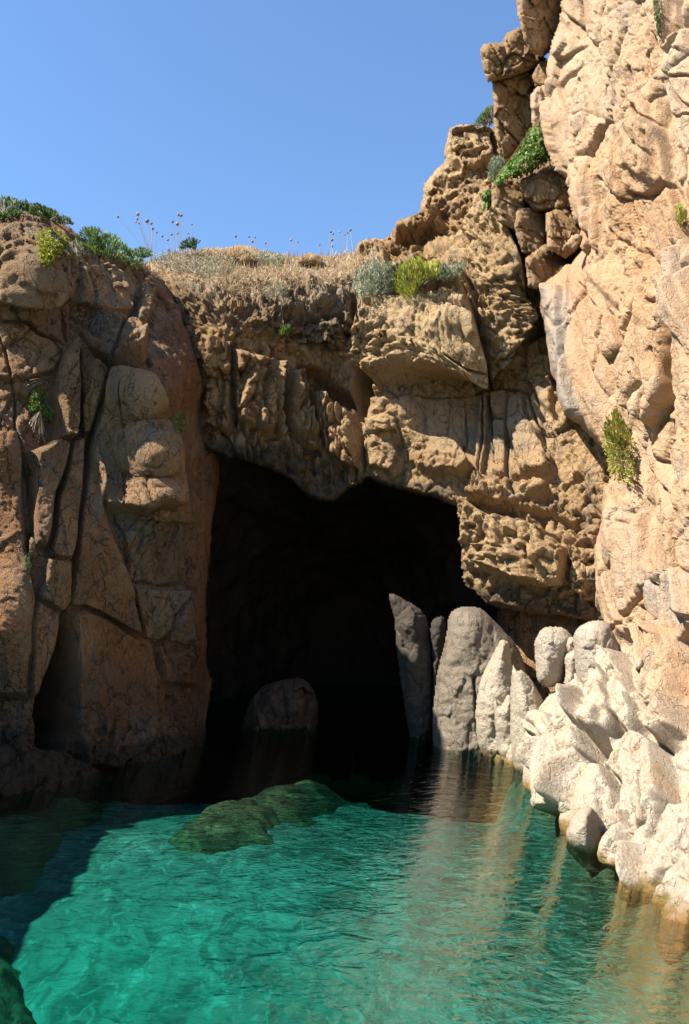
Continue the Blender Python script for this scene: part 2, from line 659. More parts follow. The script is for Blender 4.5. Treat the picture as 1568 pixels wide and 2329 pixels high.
L_SMOOTH = [(-60, 1000), (60, 1000), (190, 1040), (240, 1160), (300, 1330), (330, 1450), (370, 1560), (330, 1640), (150, 1640), (-60, 1580)]
L_FACE = [(404, 1000), (442, 1191), (446, 1400), (439, 1600), (520, 1650), (530, 1000), (470, 870), (420, 760), (370, 700), (350, 870), (385, 1000)]


B1 = [(248, 843), (301, 847), (351, 868), (365, 914), (385, 1000), (404, 1145), (400, 1160), (365, 1152), (342, 1168), (287, 1171), (237, 1160),
      (210, 1101), (194, 1032), (206, 985), (234, 914)]

def left_relief(U, V, P):
    sm = np.maximum(zone(U, V, L_SMOOTH, 30), zone(U, V, L_FACE, 14))
    sm = np.maximum(sm, .9 * zone(U, V, B1, 12))
    f1, e = facet(P, (1.1, 1.1, 1.9), 11, 1.0, .05, .5)
    f2, _ = facet(P, (.48, .48, .75), 12, 1.0, .05, .5, deep=.55)
    low = sstep(V + 30 * fbm(P, 3, 8), 1560, 1680)
    crumb, _ = facet(P, (.16, .16, .13), 14, .8, .15, .7)
    S = P * np.array([4.2, 4.2, .7])
    d = f1 * .08 * (1 - .8 * sm) + f2 * .06 * (1 - .7 * sm) + fbm(S, 4, 15, .6) * .075 + fbm(P * 2.2, 5, 16, .55) * .05
    d += crumb * .045 * (low + .45 * (1 - sm) * sstep(fbm(P * .9, 3, 19), -.1, .3))
    d += zone(U, V, L_FACE, 14) * (fbm(P * np.array([6, 6, .8]), 4, 22, .6) * .09 + fbm(P * np.array([14, 14, 2.5]), 3, 23, .6) * .03)
    up = 1 - sstep(V, 600, 720)
    d += up * facet(P, (.22, .22, .2), 17, 1, .12, .6)[0] * .05
    d += fbm(P * 11, 3, 18, .6, ridge=True) * .018 + fbm(P * 24, 3, 20, .6) * .012
    ch, _ = facet(P, (.26, .26, .42), 21, 1.1, .04, .8, .1, deep=.15)
    d += ch * .055 * (1 - .55 * sm)
    return d


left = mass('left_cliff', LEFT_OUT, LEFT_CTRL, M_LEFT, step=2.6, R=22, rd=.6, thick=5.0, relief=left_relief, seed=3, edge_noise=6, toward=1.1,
     blocks=[
         ([(-60, 495), (0, 503), (103, 524), (99, 581), (117, 609), (121, 666), (85, 691), (50, 694), (0, 690), (-60, 690)], .55, 4.5, (.25, .1)),
         ([(112, 540), (170, 600), (158, 690), (125, 670), (128, 610)], .25, 4.0),
         ([(176, 610), (240, 600), (300, 640), (300, 715), (230, 720), (165, 695)], .28, 4.5),
         ([(318, 640), (352, 655), (330, 740), (306, 742)], .28, 3.0),
         ([(160, 705), (260, 720), (310, 745), (332, 800), (318, 838), (255, 830), (200, 792), (158, 780)], .26, 4.0, (.40, 0)),
         ([(300, 785), (332, 800), (326, 842), (270, 830)], .30, 3.5, (.7, 0)),
         ([(-300, 740), (30, 738), (96, 768), (150, 795), (120, 850), (60, 870), (-300, 870)], .20, 5.0),
         ([(142, 794), (174, 797), (177, 843), (181, 886), (170, 964), (152, 1007), (120, 1000), (124, 936), (117, 893), (135, 833)], .60, 4.0, (.5, 0)),
         ([(178, 800), (198, 802), (248, 842), (232, 912), (206, 980), (186, 990), (184, 890)], .22, 4.5),
         (B1, .36, 7, (.10, .0)),
         ([(120, 997), (149, 1012), (144, 1070), (120, 1129), (116, 1206), (105, 1245), (78, 1245), (70, 1191), (70, 1090), (62, 1035)], .38, 5.0),
         ([(155, 1004), (194, 997), (186, 1109), (179, 1191), (171, 1237), (157, 1272), (116, 1268), (109, 1255), (122, 1206), (126, 1136), (146, 1074)], .30, 6.0),
         ([(105, 1268), (155, 1272), (159, 1315), (155, 1361), (128, 1393), (78, 1358)], .26, 5.0),
         ([(-300, 960), (40, 980), (60, 1200), (74, 1360), (60, 1585), (-300, 1590)], .22, 9.0),
         ([(76, 1362), (128, 1395), (113, 1505), (93, 1579), (66, 1588), (70, 1450)], .18, 5.0),
         ([(214, 985), (236, 1160), (268, 1245), (299, 1334), (322, 1440), (186, 1376), (152, 1380), (162, 1311), (180, 1191), (190, 1109)], .26, 6.0, (.18, 0)),
         ([(154, 1392), (190, 1382), (250, 1408), (330, 1452), (352, 1540), (352, 1690), (262, 1745), (180, 1740), (160, 1660), (155, 1517)], .34, 7.0),
         ([(303, 1336), (440, 1346), (440, 1466), (357, 1457), (330, 1447)], .13, 3.5),
         ([(248, 1172), (442, 1192), (442, 1332), (303, 1332)], -.14, 4.0),
         ([(360, 1480), (380, 1490), (435, 1470), (440, 1560), (365, 1555)], .20, 4.0),
         ([(144, 1397), (151, 1439), (155, 1517), (151, 1579), (148, 1614), (160, 1653), (138, 1703), (70, 1703), (88, 1579), (110, 1505), (130, 1428)], -1.5, 3.5),
         ([(-300, 1640), (60, 1640), (150, 1720), (250, 1762), (430, 1720), (430, 1800), (-300, 1900)], .28, 6.0),
     ],
     cracks=[
         ([(-60, 735), (0, 732), (28, 730), (67, 737), (96, 762), (149, 787), (199, 797), (255, 835), (305, 847), (349, 861)], 2.79, 0.32),
         ([(170, 602), (156, 652), (147, 702), (149, 755), (156, 787)], 2.17, 0.25),
         ([(319, 659), (305, 709), (277, 748), (266, 783), (254, 833), (245, 861), (234, 914), (220, 957), (206, 985), (199, 1008), (194, 1032)], 2.79, 0.36),
         ([(181, 886), (184, 960), (155, 1012), (128, 1110), (118, 1206), (104, 1262)], 2.17, 0.27),
         ([(210, 973), (194, 1032), (186, 1109), (179, 1191), (161, 1311), (153, 1381), (132, 1420), (113, 1505), (93, 1579), (78, 1653)], 2.48, 0.36),
         ([(54, 1035), (70, 1144), (72, 1206), (62, 1245), (66, 1300), (74, 1334), (76, 1361)], 2.48, 0.36),
         ([(0, 740), (22, 830), (40, 960), (54, 1035)], 1.86, 0.18),
         ([(233, 1156), (268, 1245), (299, 1334), (318, 1408), (322, 1443)], 1.86, 0.27),
         ([(237, 1160), (287, 1172), (342, 1169), (365, 1154), (400, 1162)], 2.48, 0.23),
         ([(303, 1332), (330, 1326), (372, 1332), (411, 1326), (440, 1342)], 2.48, 0.25),
         ([(186, 1377), (217, 1385), (248, 1404), (268, 1420), (295, 1439), (330, 1449)], 1.98, 0.23),
         ([(442, 1330), (415, 1380), (395, 1420), (383, 1452), (360, 1475), (357, 1540)], 1.98, 0.27),
         ([(376, 1460), (388, 1528)], 1.55, 0.18),
         ([(285, 880), (282, 960)], 1.49, 0.13), ([(350, 1060), (342, 1120), (350, 1150), (362, 1156)], 1.61, 0.14),
         ([(262, 1030), (285, 1110), (290, 1168)], 1.24, 0.11),
         ([(0, 1591), (62, 1591)], 1.86, 0.18), ([(76, 1361), (128, 1393)], 1.86, 0.18),
         ([(404, 1120), (398, 1160), (392, 1200)], 1.86, 0.18), ([(440, 1010), (442, 1190), (446, 1400), (440, 1560)], 1.61, 0.09),
         ([(115, 545), (150, 590), (158, 625)], 1.55, 0.18), ([(20, 560), (90, 600), (108, 640)], 1.24, 0.09),
     ],
     tints=[
         ([(235, 1172), (440, 1190), (438, 1470), (360, 1455), (305, 1334)], 'grey', .75, 26),
         ([(40, 1000), (62, 1040), (72, 1260), (60, 1300), (46, 1200), (30, 1040)], 'grey', .7, 14),
         ([(-300, 500), (300, 560), (330, 830), (150, 780), (-300, 730)], 'pale', .28, 60),
         ([(200, 840), (400, 860), (400, 1160), (220, 1150)], 'pale', .12, 30),
         ([(440, 1000), (520, 1000), (500, 1600), (440, 1560)], 'warm', .5, 24),
         ([(150, 1180), (240, 1180), (330, 1440), (340, 1660), (170, 1640)], 'warm', .55, 40),
         ([(-300, 960), (60, 1000), (70, 1560), (-300, 1580)], 'warm', .45, 40),
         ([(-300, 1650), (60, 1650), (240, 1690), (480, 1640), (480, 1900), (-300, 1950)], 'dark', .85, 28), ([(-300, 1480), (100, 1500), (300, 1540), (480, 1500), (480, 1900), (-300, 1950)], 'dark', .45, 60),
         ([(400, 700), (470, 860), (490, 1000), (420, 1000), (360, 800)], 'warm', .35, 24),
     ], label='rust brown cove wall with tall cracked slabs beside the cave mouth')

# ---- middle: the arch over the cave
MID_OUT = [(330, 600), (420, 572), (500, 560), (560, 556), (610, 574), (680, 582), (740, 582), (800, 574), (860, 562), (960, 560), (1050, 520), (1078, 470),
           (1110, 425), (1200, 395), (1300, 410), (1360, 520), (1400, 700), (1420, 1000), (1430, 1300), (1420, 1425), (1330, 1412), (1250, 1398),
           (1180, 1392), (1110, 1374), (1065, 1335), (1050, 1290), (1046, 1210), (1030, 1145), (960, 1126), (885, 1106), (832, 1084), (795, 1112), (760, 1138), (728, 1142),
           (700, 1128), (660, 1092), (610, 1066), (560, 1050), (500, 1036), (440, 1030), (380, 900), (330, 700)]
MID_CTRL = [(330, 610, 20.0), (400, 700, 17.4), (430, 1000, 16.9), (500, 575, 20.2), (500, 650, 17.2), (500, 800, 15.9), (500, 1030, 16.1), (610, 580, 20.6), (610, 660, 17.4),
            (610, 800, 16.5), (620, 1060, 16.3), (740, 588, 20.6), (740, 665, 17.6), (740, 800, 17.3), (735, 980, 16.9), (735, 1138, 16.7),
            (830, 1084, 16.4), (820, 880, 17.0), (860, 575, 19.6), (860, 680, 17.3), (960, 590, 18.2), (960, 680, 16.9), (960, 860, 16.4), (880, 920, 16.2), (960, 1000, 16.35), (960, 1126, 16.0),
            (1050, 540, 18.0), (1060, 620, 17.1), (1090, 760, 16.1), (1090, 900, 16.7), (1060, 1140, 15.5), (1060, 1320, 15.3), (1120, 480, 17.0), (1130, 600, 16.2),
            (1150, 880, 16.5), (1200, 400, 16.6), (1300, 420, 16.3), (1240, 520, 15.9), (1290, 640, 15.9), (1290, 740, 16.5), (1240, 900, 15.9), (1240, 1100, 14.8), (1110, 1372, 14.6),
            (1250, 1250, 14.0), (1250, 1396, 14.0), (1400, 700, 15.3), (1420, 1000, 14.2), (1420, 1420, 13.4), (1360, 1200, 13.7)]
RB = [(814, 694), (900, 690), (1073, 700), (1084, 736), (1104, 820), (1106, 858), (1007, 862), (945, 868), (860, 880), (836, 852), (820, 780)]
M_SMOOTH = [(890, 910), (1120, 890), (1250, 900), (1256, 1080), (1130, 1090), (1040, 1070), (900, 1000)]
M_CRUMB_TOP = [(330, 600), (860, 600), (1080, 580), (1075, 720), (860, 705), (830, 800), (690, 790), (560, 740), (400, 720)]


def mid_relief(U, V, P):
    sm = zone(U, V, M_SMOOTH, 20)
    rb = zone(U, V, RB, 14)
    top = zone(U, V, M_CRUMB_TOP, 25)
    rough = zone(U, V, [(1050, 520), (1190, 480), (1180, 740), (1120, 870), (1090, 760), (1070, 620)], 18)
    lowbulge = zone(U, V, [(1060, 1090), (1400, 1080), (1430, 1430), (1060, 1340)], 25)
    lay = zone(U, V, [(860, 650), (1080, 590), (1090, 745), (1000, 740), (890, 715)], 14)
    tri = np.maximum(zone(U, V, [(500, 760), (760, 840), (830, 1000), (830, 1110), (500, 1040)], 25), .0)
    turf = 1 - sstep(V, 615, 655)
    flat = 1 - .75 * turf * zone(U, V, [(300, 500), (870, 500), (870, 660), (300, 680)], 20)
    f1, _ = facet(P, (.9, .9, 1.2), 31, 1.0, .05, .5)
    f2, _ = facet(P, (.36, .36, .40), 32, 1.0, .10, .55)
    rub, _ = facet(P, (.19, .19, .16), 33, .9, .16, .8, .3)
    rub2, _ = facet(P, (.09, .09, .08), 34, .9, .2, .8, .3)
    col, _ = facet(P, (.17, .17, 1.0), 35, .9, .12, .6, .10, deep=1.0)
    col2, _ = facet(P, (.42, .42, 2.0), 36, .9, .07, .6, .10, deep=1.0)
    layr, _ = facet(P, (.55, .55, .12), 37, .6, .16, .9, .35)
    d = f1 * .14 * (1 - .8 * sm - .0 * rb) + f2 * .085 * (1 - sm) * (1 - .45 * rb) * (1 - .7 * tri)
    d += (rub * .15 + rub2 * .065) * np.clip(top + .8 * rough + .10, 0, 1) * (1 - sm) * (1 - .5 * turf)
    d += (col * .15 + col2 * .17) * tri
    d += layr * .09 * lay
    d += lowbulge * (f2 * .07 + fbm(P * 3.2, 4, 40, .55) * .09 + facet(P, (.22, .22, .18), 46, 1.1, .05, .8, .15, deep=.25)[0] * .06)
    d += fbm(P * np.array([3.2, 3.2, 1.2]), 4, 38, .55) * .09 + fbm(P * 1.1, 3, 42) * .16 * (1 - .4 * rb)
    d += fbm(P * 10, 4, 39, .62, ridge=True) * (.024 + .035 * rough + .022 * rb) * (1 - .6 * sm) + fbm(P * 22, 3, 44, .6) * .014
    d += rb * fbm(P * np.array([5, 5, 7]), 4, 43, .6) * .06
    # the block's weathered lower left corner
    wc = zone(U, V, [(812, 775), (900, 770), (960, 830), (960, 880), (830, 890)], 14)
    chp, _ = facet(P, (.27, .27, .24), 45, 1.1, .04, .8, .1, deep=.15)
    d += chp * .06 * (1 - .8 * sm) * (1 - .3 * rb)
    d += wc * (rub * .14 - .12)
    return d * flat


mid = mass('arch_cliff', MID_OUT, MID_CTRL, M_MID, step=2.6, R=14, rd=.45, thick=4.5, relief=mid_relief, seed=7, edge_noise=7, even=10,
     blocks=[
         (RB, 1.0, 6, (.16, .10)),
         ([(1010, 815), (1110, 818), (1108, 862), (1000, 864)], .12, 2.8),
         ([(862, 590), (1066, 596), (1086, 700), (1070, 712), (850, 700), (820, 696), (812, 672)], .55, 6.6),
         ([(888, 590), (1062, 590), (1062, 640), (888, 668)], -.30, 5.5),
         ([(1062, 480), (1120, 440), (1172, 470), (1180, 560), (1192, 640), (1182, 740), (1150, 810), (1118, 872), (1098, 800), (1085, 700), (1066, 600)], .50, 5.0, (.70, .08)),
         ([(1118, 895), (1154, 892), (1160, 931), (1154, 956), (1136, 963), (1120, 945)], .30, 3.3),
         ([(1090, 900), (1114, 896), (1112, 1000), (1098, 1095), (1080, 1090)], .20, 3.3),
         ([(1116, 962), (1155, 962), (1156, 1085), (1122, 1080)], .16, 3.3),
         ([(1161, 902), (1196, 906), (1205, 959), (1239, 1009), (1256, 1041), (1256, 1080), (1189, 1087), (1157, 980)], .22, 4.4),
         ([(1160, 1040), (1256, 1040), (1260, 1090), (1160, 1092)], .18, 6.6),
         ([(1200, 905), (1222, 900), (1240, 980), (1232, 1010), (1215, 990)], .18, 2.8),
         ([(470, 762), (526, 776), (526, 878), (528, 975), (506, 985), (488, 965), (478, 851)], .34, 3.3),
         ([(528, 789), (612, 820), (634, 829), (634, 913), (630, 966), (612, 1000), (541, 960), (530, 873)], .42, 4.4),
         ([(652, 847), (679, 842), (701, 878), (710, 940), (732, 975), (732, 1020), (701, 1020), (670, 980), (655, 917)], .50, 3.9),
         ([(710, 886), (754, 922), (799, 940), (816, 1011), (812, 1065), (785, 1060), (745, 1030), (722, 962)], .42, 4.4),
         ([(683, 829), (727, 838), (794, 895), (800, 920), (754, 916), (705, 880)], -.75, 4.4),
         ([(803, 690), (815, 690), (820, 780), (836, 880), (826, 960), (812, 950), (800, 900), (812, 820)], -.75, 3.3),
         ([(896, 965), (960, 990), (1040, 1020), (1080, 1070), (1050, 1090), (980, 1085), (920, 1050)], .34, 5.5, (.25, .1)),
         ([(830, 950), (885, 955), (905, 1040), (890, 1080), (840, 1060)], .24, 5.5),
         ([(1048, 1150), (1110, 1160), (1212, 1180), (1290, 1250), (1290, 1330), (1230, 1340), (1150, 1320), (1070, 1300)], .35, 8.8),
         ([(1098, 1180), (1150, 1185), (1162, 1250), (1120, 1260), (1104, 1225)], .24, 4.4),
         ([(1110, 1245), (1200, 1262), (1232, 1320), (1190, 1326), (1120, 1300)], .26, 4.4),
         ([(1240, 1250), (1290, 1240), (1300, 1320), (1260, 1345), (1236, 1320)], .34, 5.0),
         ([(1292, 1240), (1365, 1250), (1372, 1370), (1320, 1368), (1298, 1330)], .30, 5.0),
         ([(1060, 1085), (1250, 1100), (1250, 1128), (1120, 1150), (1060, 1130)], .28, 5.0),
         ([(1060, 1135), (1240, 1150), (1330, 1190), (1250, 1215), (1100, 1170)], -.35, 5.5),
         ([(1190, 790), (1240, 760), (1262, 870), (1266, 960), (1232, 920), (1200, 870)], .28, 5.0),
         ([(540, 690), (575, 690), (585, 712), (545, 718)], -.35, 3.3),
         ([(620, 660), (780, 655), (800, 690), (640, 720)], .25, 6.6),
     ],
     cracks=[
         ([(803, 676), (808, 720), (812, 753), (812, 820), (821, 886), (807, 940), (812, 984), (821, 1028), (824, 1060)], 4.20, 0.80),
         ([(1076, 700), (1086, 742), (1106, 815), (1112, 862), (1118, 890)], 3.50, 0.70),
         ([(1008, 812), (1060, 815), (1104, 818)], 1.82, 0.35), ([(930, 700), (1010, 712), (1080, 722)], 2.10, 0.20), ([(850, 712), (900, 722), (960, 716)], 2.10, 0.20),
         ([(1085, 896), (1100, 890), (1160, 886), (1205, 896), (1222, 950), (1240, 1008), (1256, 1080)], 2.10, 0.35),
         ([(1098, 900), (1100, 1000), (1088, 1095)], 2.10, 0.30), ([(1116, 900), (1120, 960), (1128, 1060)], 2.10, 0.30), ([(1158, 960), (1154, 1085)], 2.10, 0.30),
         ([(528, 780), (532, 870), (536, 980)], 2.45, 0.40), ([(640, 830), (650, 930), (660, 985)], 2.80, 0.40), ([(704, 900), (722, 970), (732, 1000)], 2.80, 0.35),
         ([(880, 905), (930, 895), (1000, 905), (1085, 900)], 2.10, 0.20), ([(1060, 905), (1062, 1010), (1040, 1070)], 1.68, 0.15),
         ([(905, 960), (915, 1000), (930, 1050)], 1.82, 0.20), ([(1210, 1250), (1236, 1330)], 2.10, 0.30), ([(1290, 1240), (1298, 1330)], 2.45, 0.40),
         ([(470, 700), (500, 760), (510, 800)], 2.10, 0.25), ([(1115, 1180), (1112, 1300)], 2.10, 0.25), ([(1160, 1250), (1164, 1310)], 1.75, 0.20),
     ],
     tints=[
         ([(330, 560), (880, 560), (860, 655), (640, 690), (420, 660)], 'grey', .55, 18),
         ([(330, 700), (560, 740), (700, 780), (810, 800), (810, 1140), (480, 1040)], 'warm', .30, 40),
         ([(560, 650), (800, 640), (800, 800), (690, 760)], 'grey', .65, 30),
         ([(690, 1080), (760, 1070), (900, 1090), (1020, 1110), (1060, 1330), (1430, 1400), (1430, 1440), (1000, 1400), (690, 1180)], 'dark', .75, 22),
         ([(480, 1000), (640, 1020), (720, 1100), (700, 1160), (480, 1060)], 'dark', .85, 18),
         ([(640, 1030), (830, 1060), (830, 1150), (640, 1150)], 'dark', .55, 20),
         ([(900, 900), (1250, 900), (1250, 1050), (1000, 1040)], 'grey', .35, 25),
         ([(1060, 1150), (1300, 1180), (1300, 1330), (1060, 1320)], 'pale', .22, 25),
         (RB, 'pale', .6, 20), ([(1062, 480), (1150, 450), (1185, 640), (1118, 870), (1066, 620)], 'pale', .25, 20),
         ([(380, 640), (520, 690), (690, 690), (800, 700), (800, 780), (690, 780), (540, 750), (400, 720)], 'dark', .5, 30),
     ], label='tan rock arch over the cave with a square block hanging at its middle')

# ---- crumbling slope rising to the right behind the arch
SLOPE_OUT = [(800, 640), (812, 566), (840, 548), (880, 540), (930, 505), (958, 470), (962, 430), (975, 398), (1008, 370), (1014, 330), (1040, 294), (1075, 286), (1112, 284), (1150, 300), (1220, 320),
             (1290, 380), (1280, 520), (1150, 640), (1000, 660)]
SLOPE_CTRL = [(800, 600, 18.6), (840, 550, 19.2), (960, 470, 19.6), (960, 590, 18.2), (1040, 294, 20.2), (1060, 450, 19.0), (1060, 580, 18.0), (1150, 640, 17.4), (1150, 450, 18.0),
              (1160, 320, 20.0), (1290, 380, 18.6), (1280, 520, 17.6)]


def slope_relief(U, V, P):
    f1, _ = facet(P, (.9, .9, .7), 51, 1, .06, .6)
    f2, _ = facet(P, (.36, .36, .28), 52, 1, .12, .6)
    f3, _ = facet(P, (.17, .17, .15), 53, 1, .16, .7)
    hi = 1 - sstep(V, 380, 430)
    return f1 * .16 + f2 * .14 + f3 * .10 * (1 - .5 * hi) + fbm(P * .9, 3, 55) * .25 + fbm(P * 8, 3, 54, .6, ridge=True) * .03


slope = mass('crumbling_slope', SLOPE_OUT, SLOPE_CTRL, M_MID, step=2.8, R=16, rd=.5, thick=4, relief=slope_relief, seed=9, edge_noise=12, toward=1.6, even=10,
     blocks=[([(1010, 300), (1120, 290), (1130, 370), (1060, 400), (1015, 370)], .4, 12), ([(880, 520), (1000, 470), (1010, 520), (900, 556)], .5, 12),
             ([(1000, 470), (1066, 470), (1066, 600), (960, 590), (940, 550)], -.35, 16), ([(960, 480), (1075, 515), (1060, 545), (980, 530)], .35, 9)],
     cracks=[([(1118, 300), (1124, 340), (1132, 366)], 4, .6)],
     tints=[([(800, 600), (900, 600), (1060, 600), (1060, 470), (960, 480)], 'warm', .3, 25), ([(960, 300), (1120, 280), (1120, 420), (960, 470)], 'pale', .25, 25)],
     label='crumbly tan slope of stacked rubble under the sky')

# ---- right wall
RIGHT_OUT = [(1278, -140), (1284, 0), (1262, 60), (1246, 130), (1242, 240), (1256, 330), (1272, 390), (1290, 430), (1310, 490), (1326, 540), (1300, 570), (1272, 606), (1236, 632), (1220, 655),
             (1236, 700), (1252, 760), (1258, 830), (1280, 890), (1300, 940), (1340, 985), (1374, 1030), (1380, 1100), (1366, 1190), (1360, 1270), (1364, 1340), (1382, 1425),
             (1320, 1500), (1260, 1570), (1190, 1620), (1112, 1695), (1116, 1800), (1180, 1910), (1280, 2040), (1400, 2190), (1560, 2350), (2050, 2560), (2050, -140)]
RIGHT_CTRL = [(1284, -100, 14.6), (1246, 130, 14.8), (1260, 350, 14.4), (1320, 540, 13.6), (1225, 650, 14.4), (1256, 800, 13.9), (1300, 940, 13.4), (1376, 1050, 12.7), (1364, 1340, 12.3), (1384, 1430, 12.1),
              (1400, 0, 12.6), (1400, 400, 12.1), (1400, 800, 11.9), (1450, 1200, 11.2), (1450, 1450, 10.9), (1568, -100, 10.9), (1568, 300, 10.4), (1568, 700, 10.0), (1568, 1100, 9.6), (1568, 1400, 9.1),
              (1130, 1600, 13.4), (1110, 1690, 13.5), (1200, 1600, 12.3), (1260, 1500, 12.3), (1250, 1700, 11.1), (1350, 1600, 10.7), (1350, 1850, 9.1), (1480, 1650, 9.3), (1480, 1950, 7.8), (1568, 1700, 8.2), (1568, 2150, 6.5), (1130, 1850, 12.9), (1230, 1960, 10.9), (1340, 2100, 9.1), (1460, 2260, 7.6),
              (1800, 0, 8.6), (1800, 700, 7.8), (1800, 1400, 7.0), (1800, 2100, 5.9), (2050, 0, 7.2), (2050, 1000, 6.4), (2050, 2400, 5.0)]


def right_relief(U, V, P):
    # joints lean down to the right along the wall: stretch the noise along that direction
    A = np.array([[0.35, 0.0, 0.0], [0, 0.45, 0.0], [0, .12, .34]])
    dirv = np.array([.1, -.35, -.93])
    S = P * 3.0 - (P @ dirv)[..., None] * dirv * 2.1
    f1, _ = facet(P - (P @ dirv)[..., None] * dirv * .5, (1.0, 1.0, 1.0), 61, 1, .05, .5, .3)
    f2, _ = facet(P - (P @ dirv)[..., None] * dirv * .45, (.42, .42, .42), 62, 1, .09, .5, .35)
    f3, _ = facet(P - (P @ dirv)[..., None] * dirv * .5, (.12, .12, .12), 63, 1.1, .06, .7, .15, deep=.15)
    spot = sstep(fbm(P * .7, 3, 66), -.15, .25)
    f4, _ = facet(P - (P @ dirv)[..., None] * dirv * .78, (.8, .8, .8), 58, 1, .035, .55, .25, deep=.9)
    d = f1 * .15 + f4 * .15 + f2 * .035 * spot + fbm(S * .7, 4, 64, .5) * .13 + fbm(P * .55, 3, 67) * .22
    chp, _ = facet(P - (P @ dirv)[..., None] * dirv * .5, (.24, .24, .24), 54, 1.1, .04, .8, .1, deep=.1)
    rg = sstep(fbm(P * .9 + 7, 3, 53), -.12, .22)
    d += chp * .038 * (.15 + .85 * rg)
    edge = .15 + .85 * sstep(sdist(U, V, RIGHT_OUT), 4, 60)
    d += edge * (fbm(S * 3.4, 4, 65, .6, ridge=True) * .026 * (.4 + spot) + f3 * .034 * (.2 + .8 * rg) + fbm(P * 9, 4, 68, .65) * .016 + fbm(P * 28, 3, 60, .6) * .014)
    lowp = zone(U, V, [(1100, 1480), (1400, 1440), (1568, 1600), (2050, 1900), (2050, 2500), (1100, 2500)], 40)
    d = d * (1 - .45 * lowp) + lowp * (fbm(P * np.array([3.0, 3.0, .9]), 4, 70, .5) * .15 + facet(P, (.40, .40, .75), 55, 1, .05, .4, .4, deep=.5)[0] * .045)
    pits = sstep(fbm(S * 1.6, 2, 69), .36, .52)
    d -= pits * .025 + sstep(fbm(S * 4.2 + 3, 2, 59), .34, .50) * .022 * (1 - spot * .5)
    return d


def c6(*pts):                                         # points read off the enlarged right shore
    return [(0.4678 * x + 834.4, 0.4678 * y + 1251.5) for x, y in pts]


LOBES = [
    (c6((1050, 700), (1095, 676), (1140, 735), (1160, 800), (1175, 960), (1190, 1090), (1150, 1130), (1115, 1275), (1010, 1310), (975, 1260), (950, 1040), (985, 900), (1015, 800)), .42, 16),
    (c6((1190, 530), (1225, 520), (1240, 545), (1262, 500), (1292, 580), (1345, 635), (1395, 755), (1408, 880), (1362, 970), (1300, 940), (1262, 700), (1150, 640)), .40, 12),
    (c6((1160, 700), (1210, 650), (1264, 700), (1298, 800), (1308, 900), (1278, 1000), (1210, 1030), (1150, 980), (1128, 880), (1148, 800)), .52, 14),
    (c6((1405, 380), (1470, 345), (1530, 415), (1580, 500), (1600, 900), (1520, 1000), (1420, 930), (1395, 760), (1415, 560)), .36, 16),
    (c6((1255, 1150), (1275, 1020), (1340, 955), (1430, 955), (1505, 1010), (1540, 1150), (1550, 1260), (1510, 1400), (1480, 1500), (1500, 1620), (1500, 1800), (1420, 1800), (1350, 1680), (1320, 1590), (1330, 1300), (1310, 1200)), .34, 15),
    (c6((1100, 1180), (1150, 1100), (1245, 1118), (1262, 1200), (1290, 1290), (1285, 1400), (1262, 1500), (1300, 1640), (1255, 1620), (1180, 1560), (1115, 1460), (1085, 1300)), .30, 13),
    (c6((1288, 1250), (1308, 1235), (1320, 1330), (1318, 1500), (1300, 1590), (1272, 1520), (1294, 1380)), .34, 6),
    (c6((1330, 1330), (1400, 1330), (1420, 1500), (1400, 1640), (1340, 1600)), .16, 9),
    (c6((1460, 1520), (1500, 1440), (1575, 1290), (1760, 1250), (1900, 1600), (1900, 2100), (1560, 1960), (1480, 1740)), .22, 18),
    (c6((1150, 1000), (1250, 975), (1300, 1030), (1250, 1110), (1160, 1090)), .16, 12),
    (c6((855, 830), (900, 800), (960, 830), (985, 960), (965, 1230), (900, 1215), (840, 1160), (835, 930)), .30, 12),
    (c6((1060, 730), (1110, 790), (1120, 930), (1080, 1000), (1030, 930)), .10, 10),
]

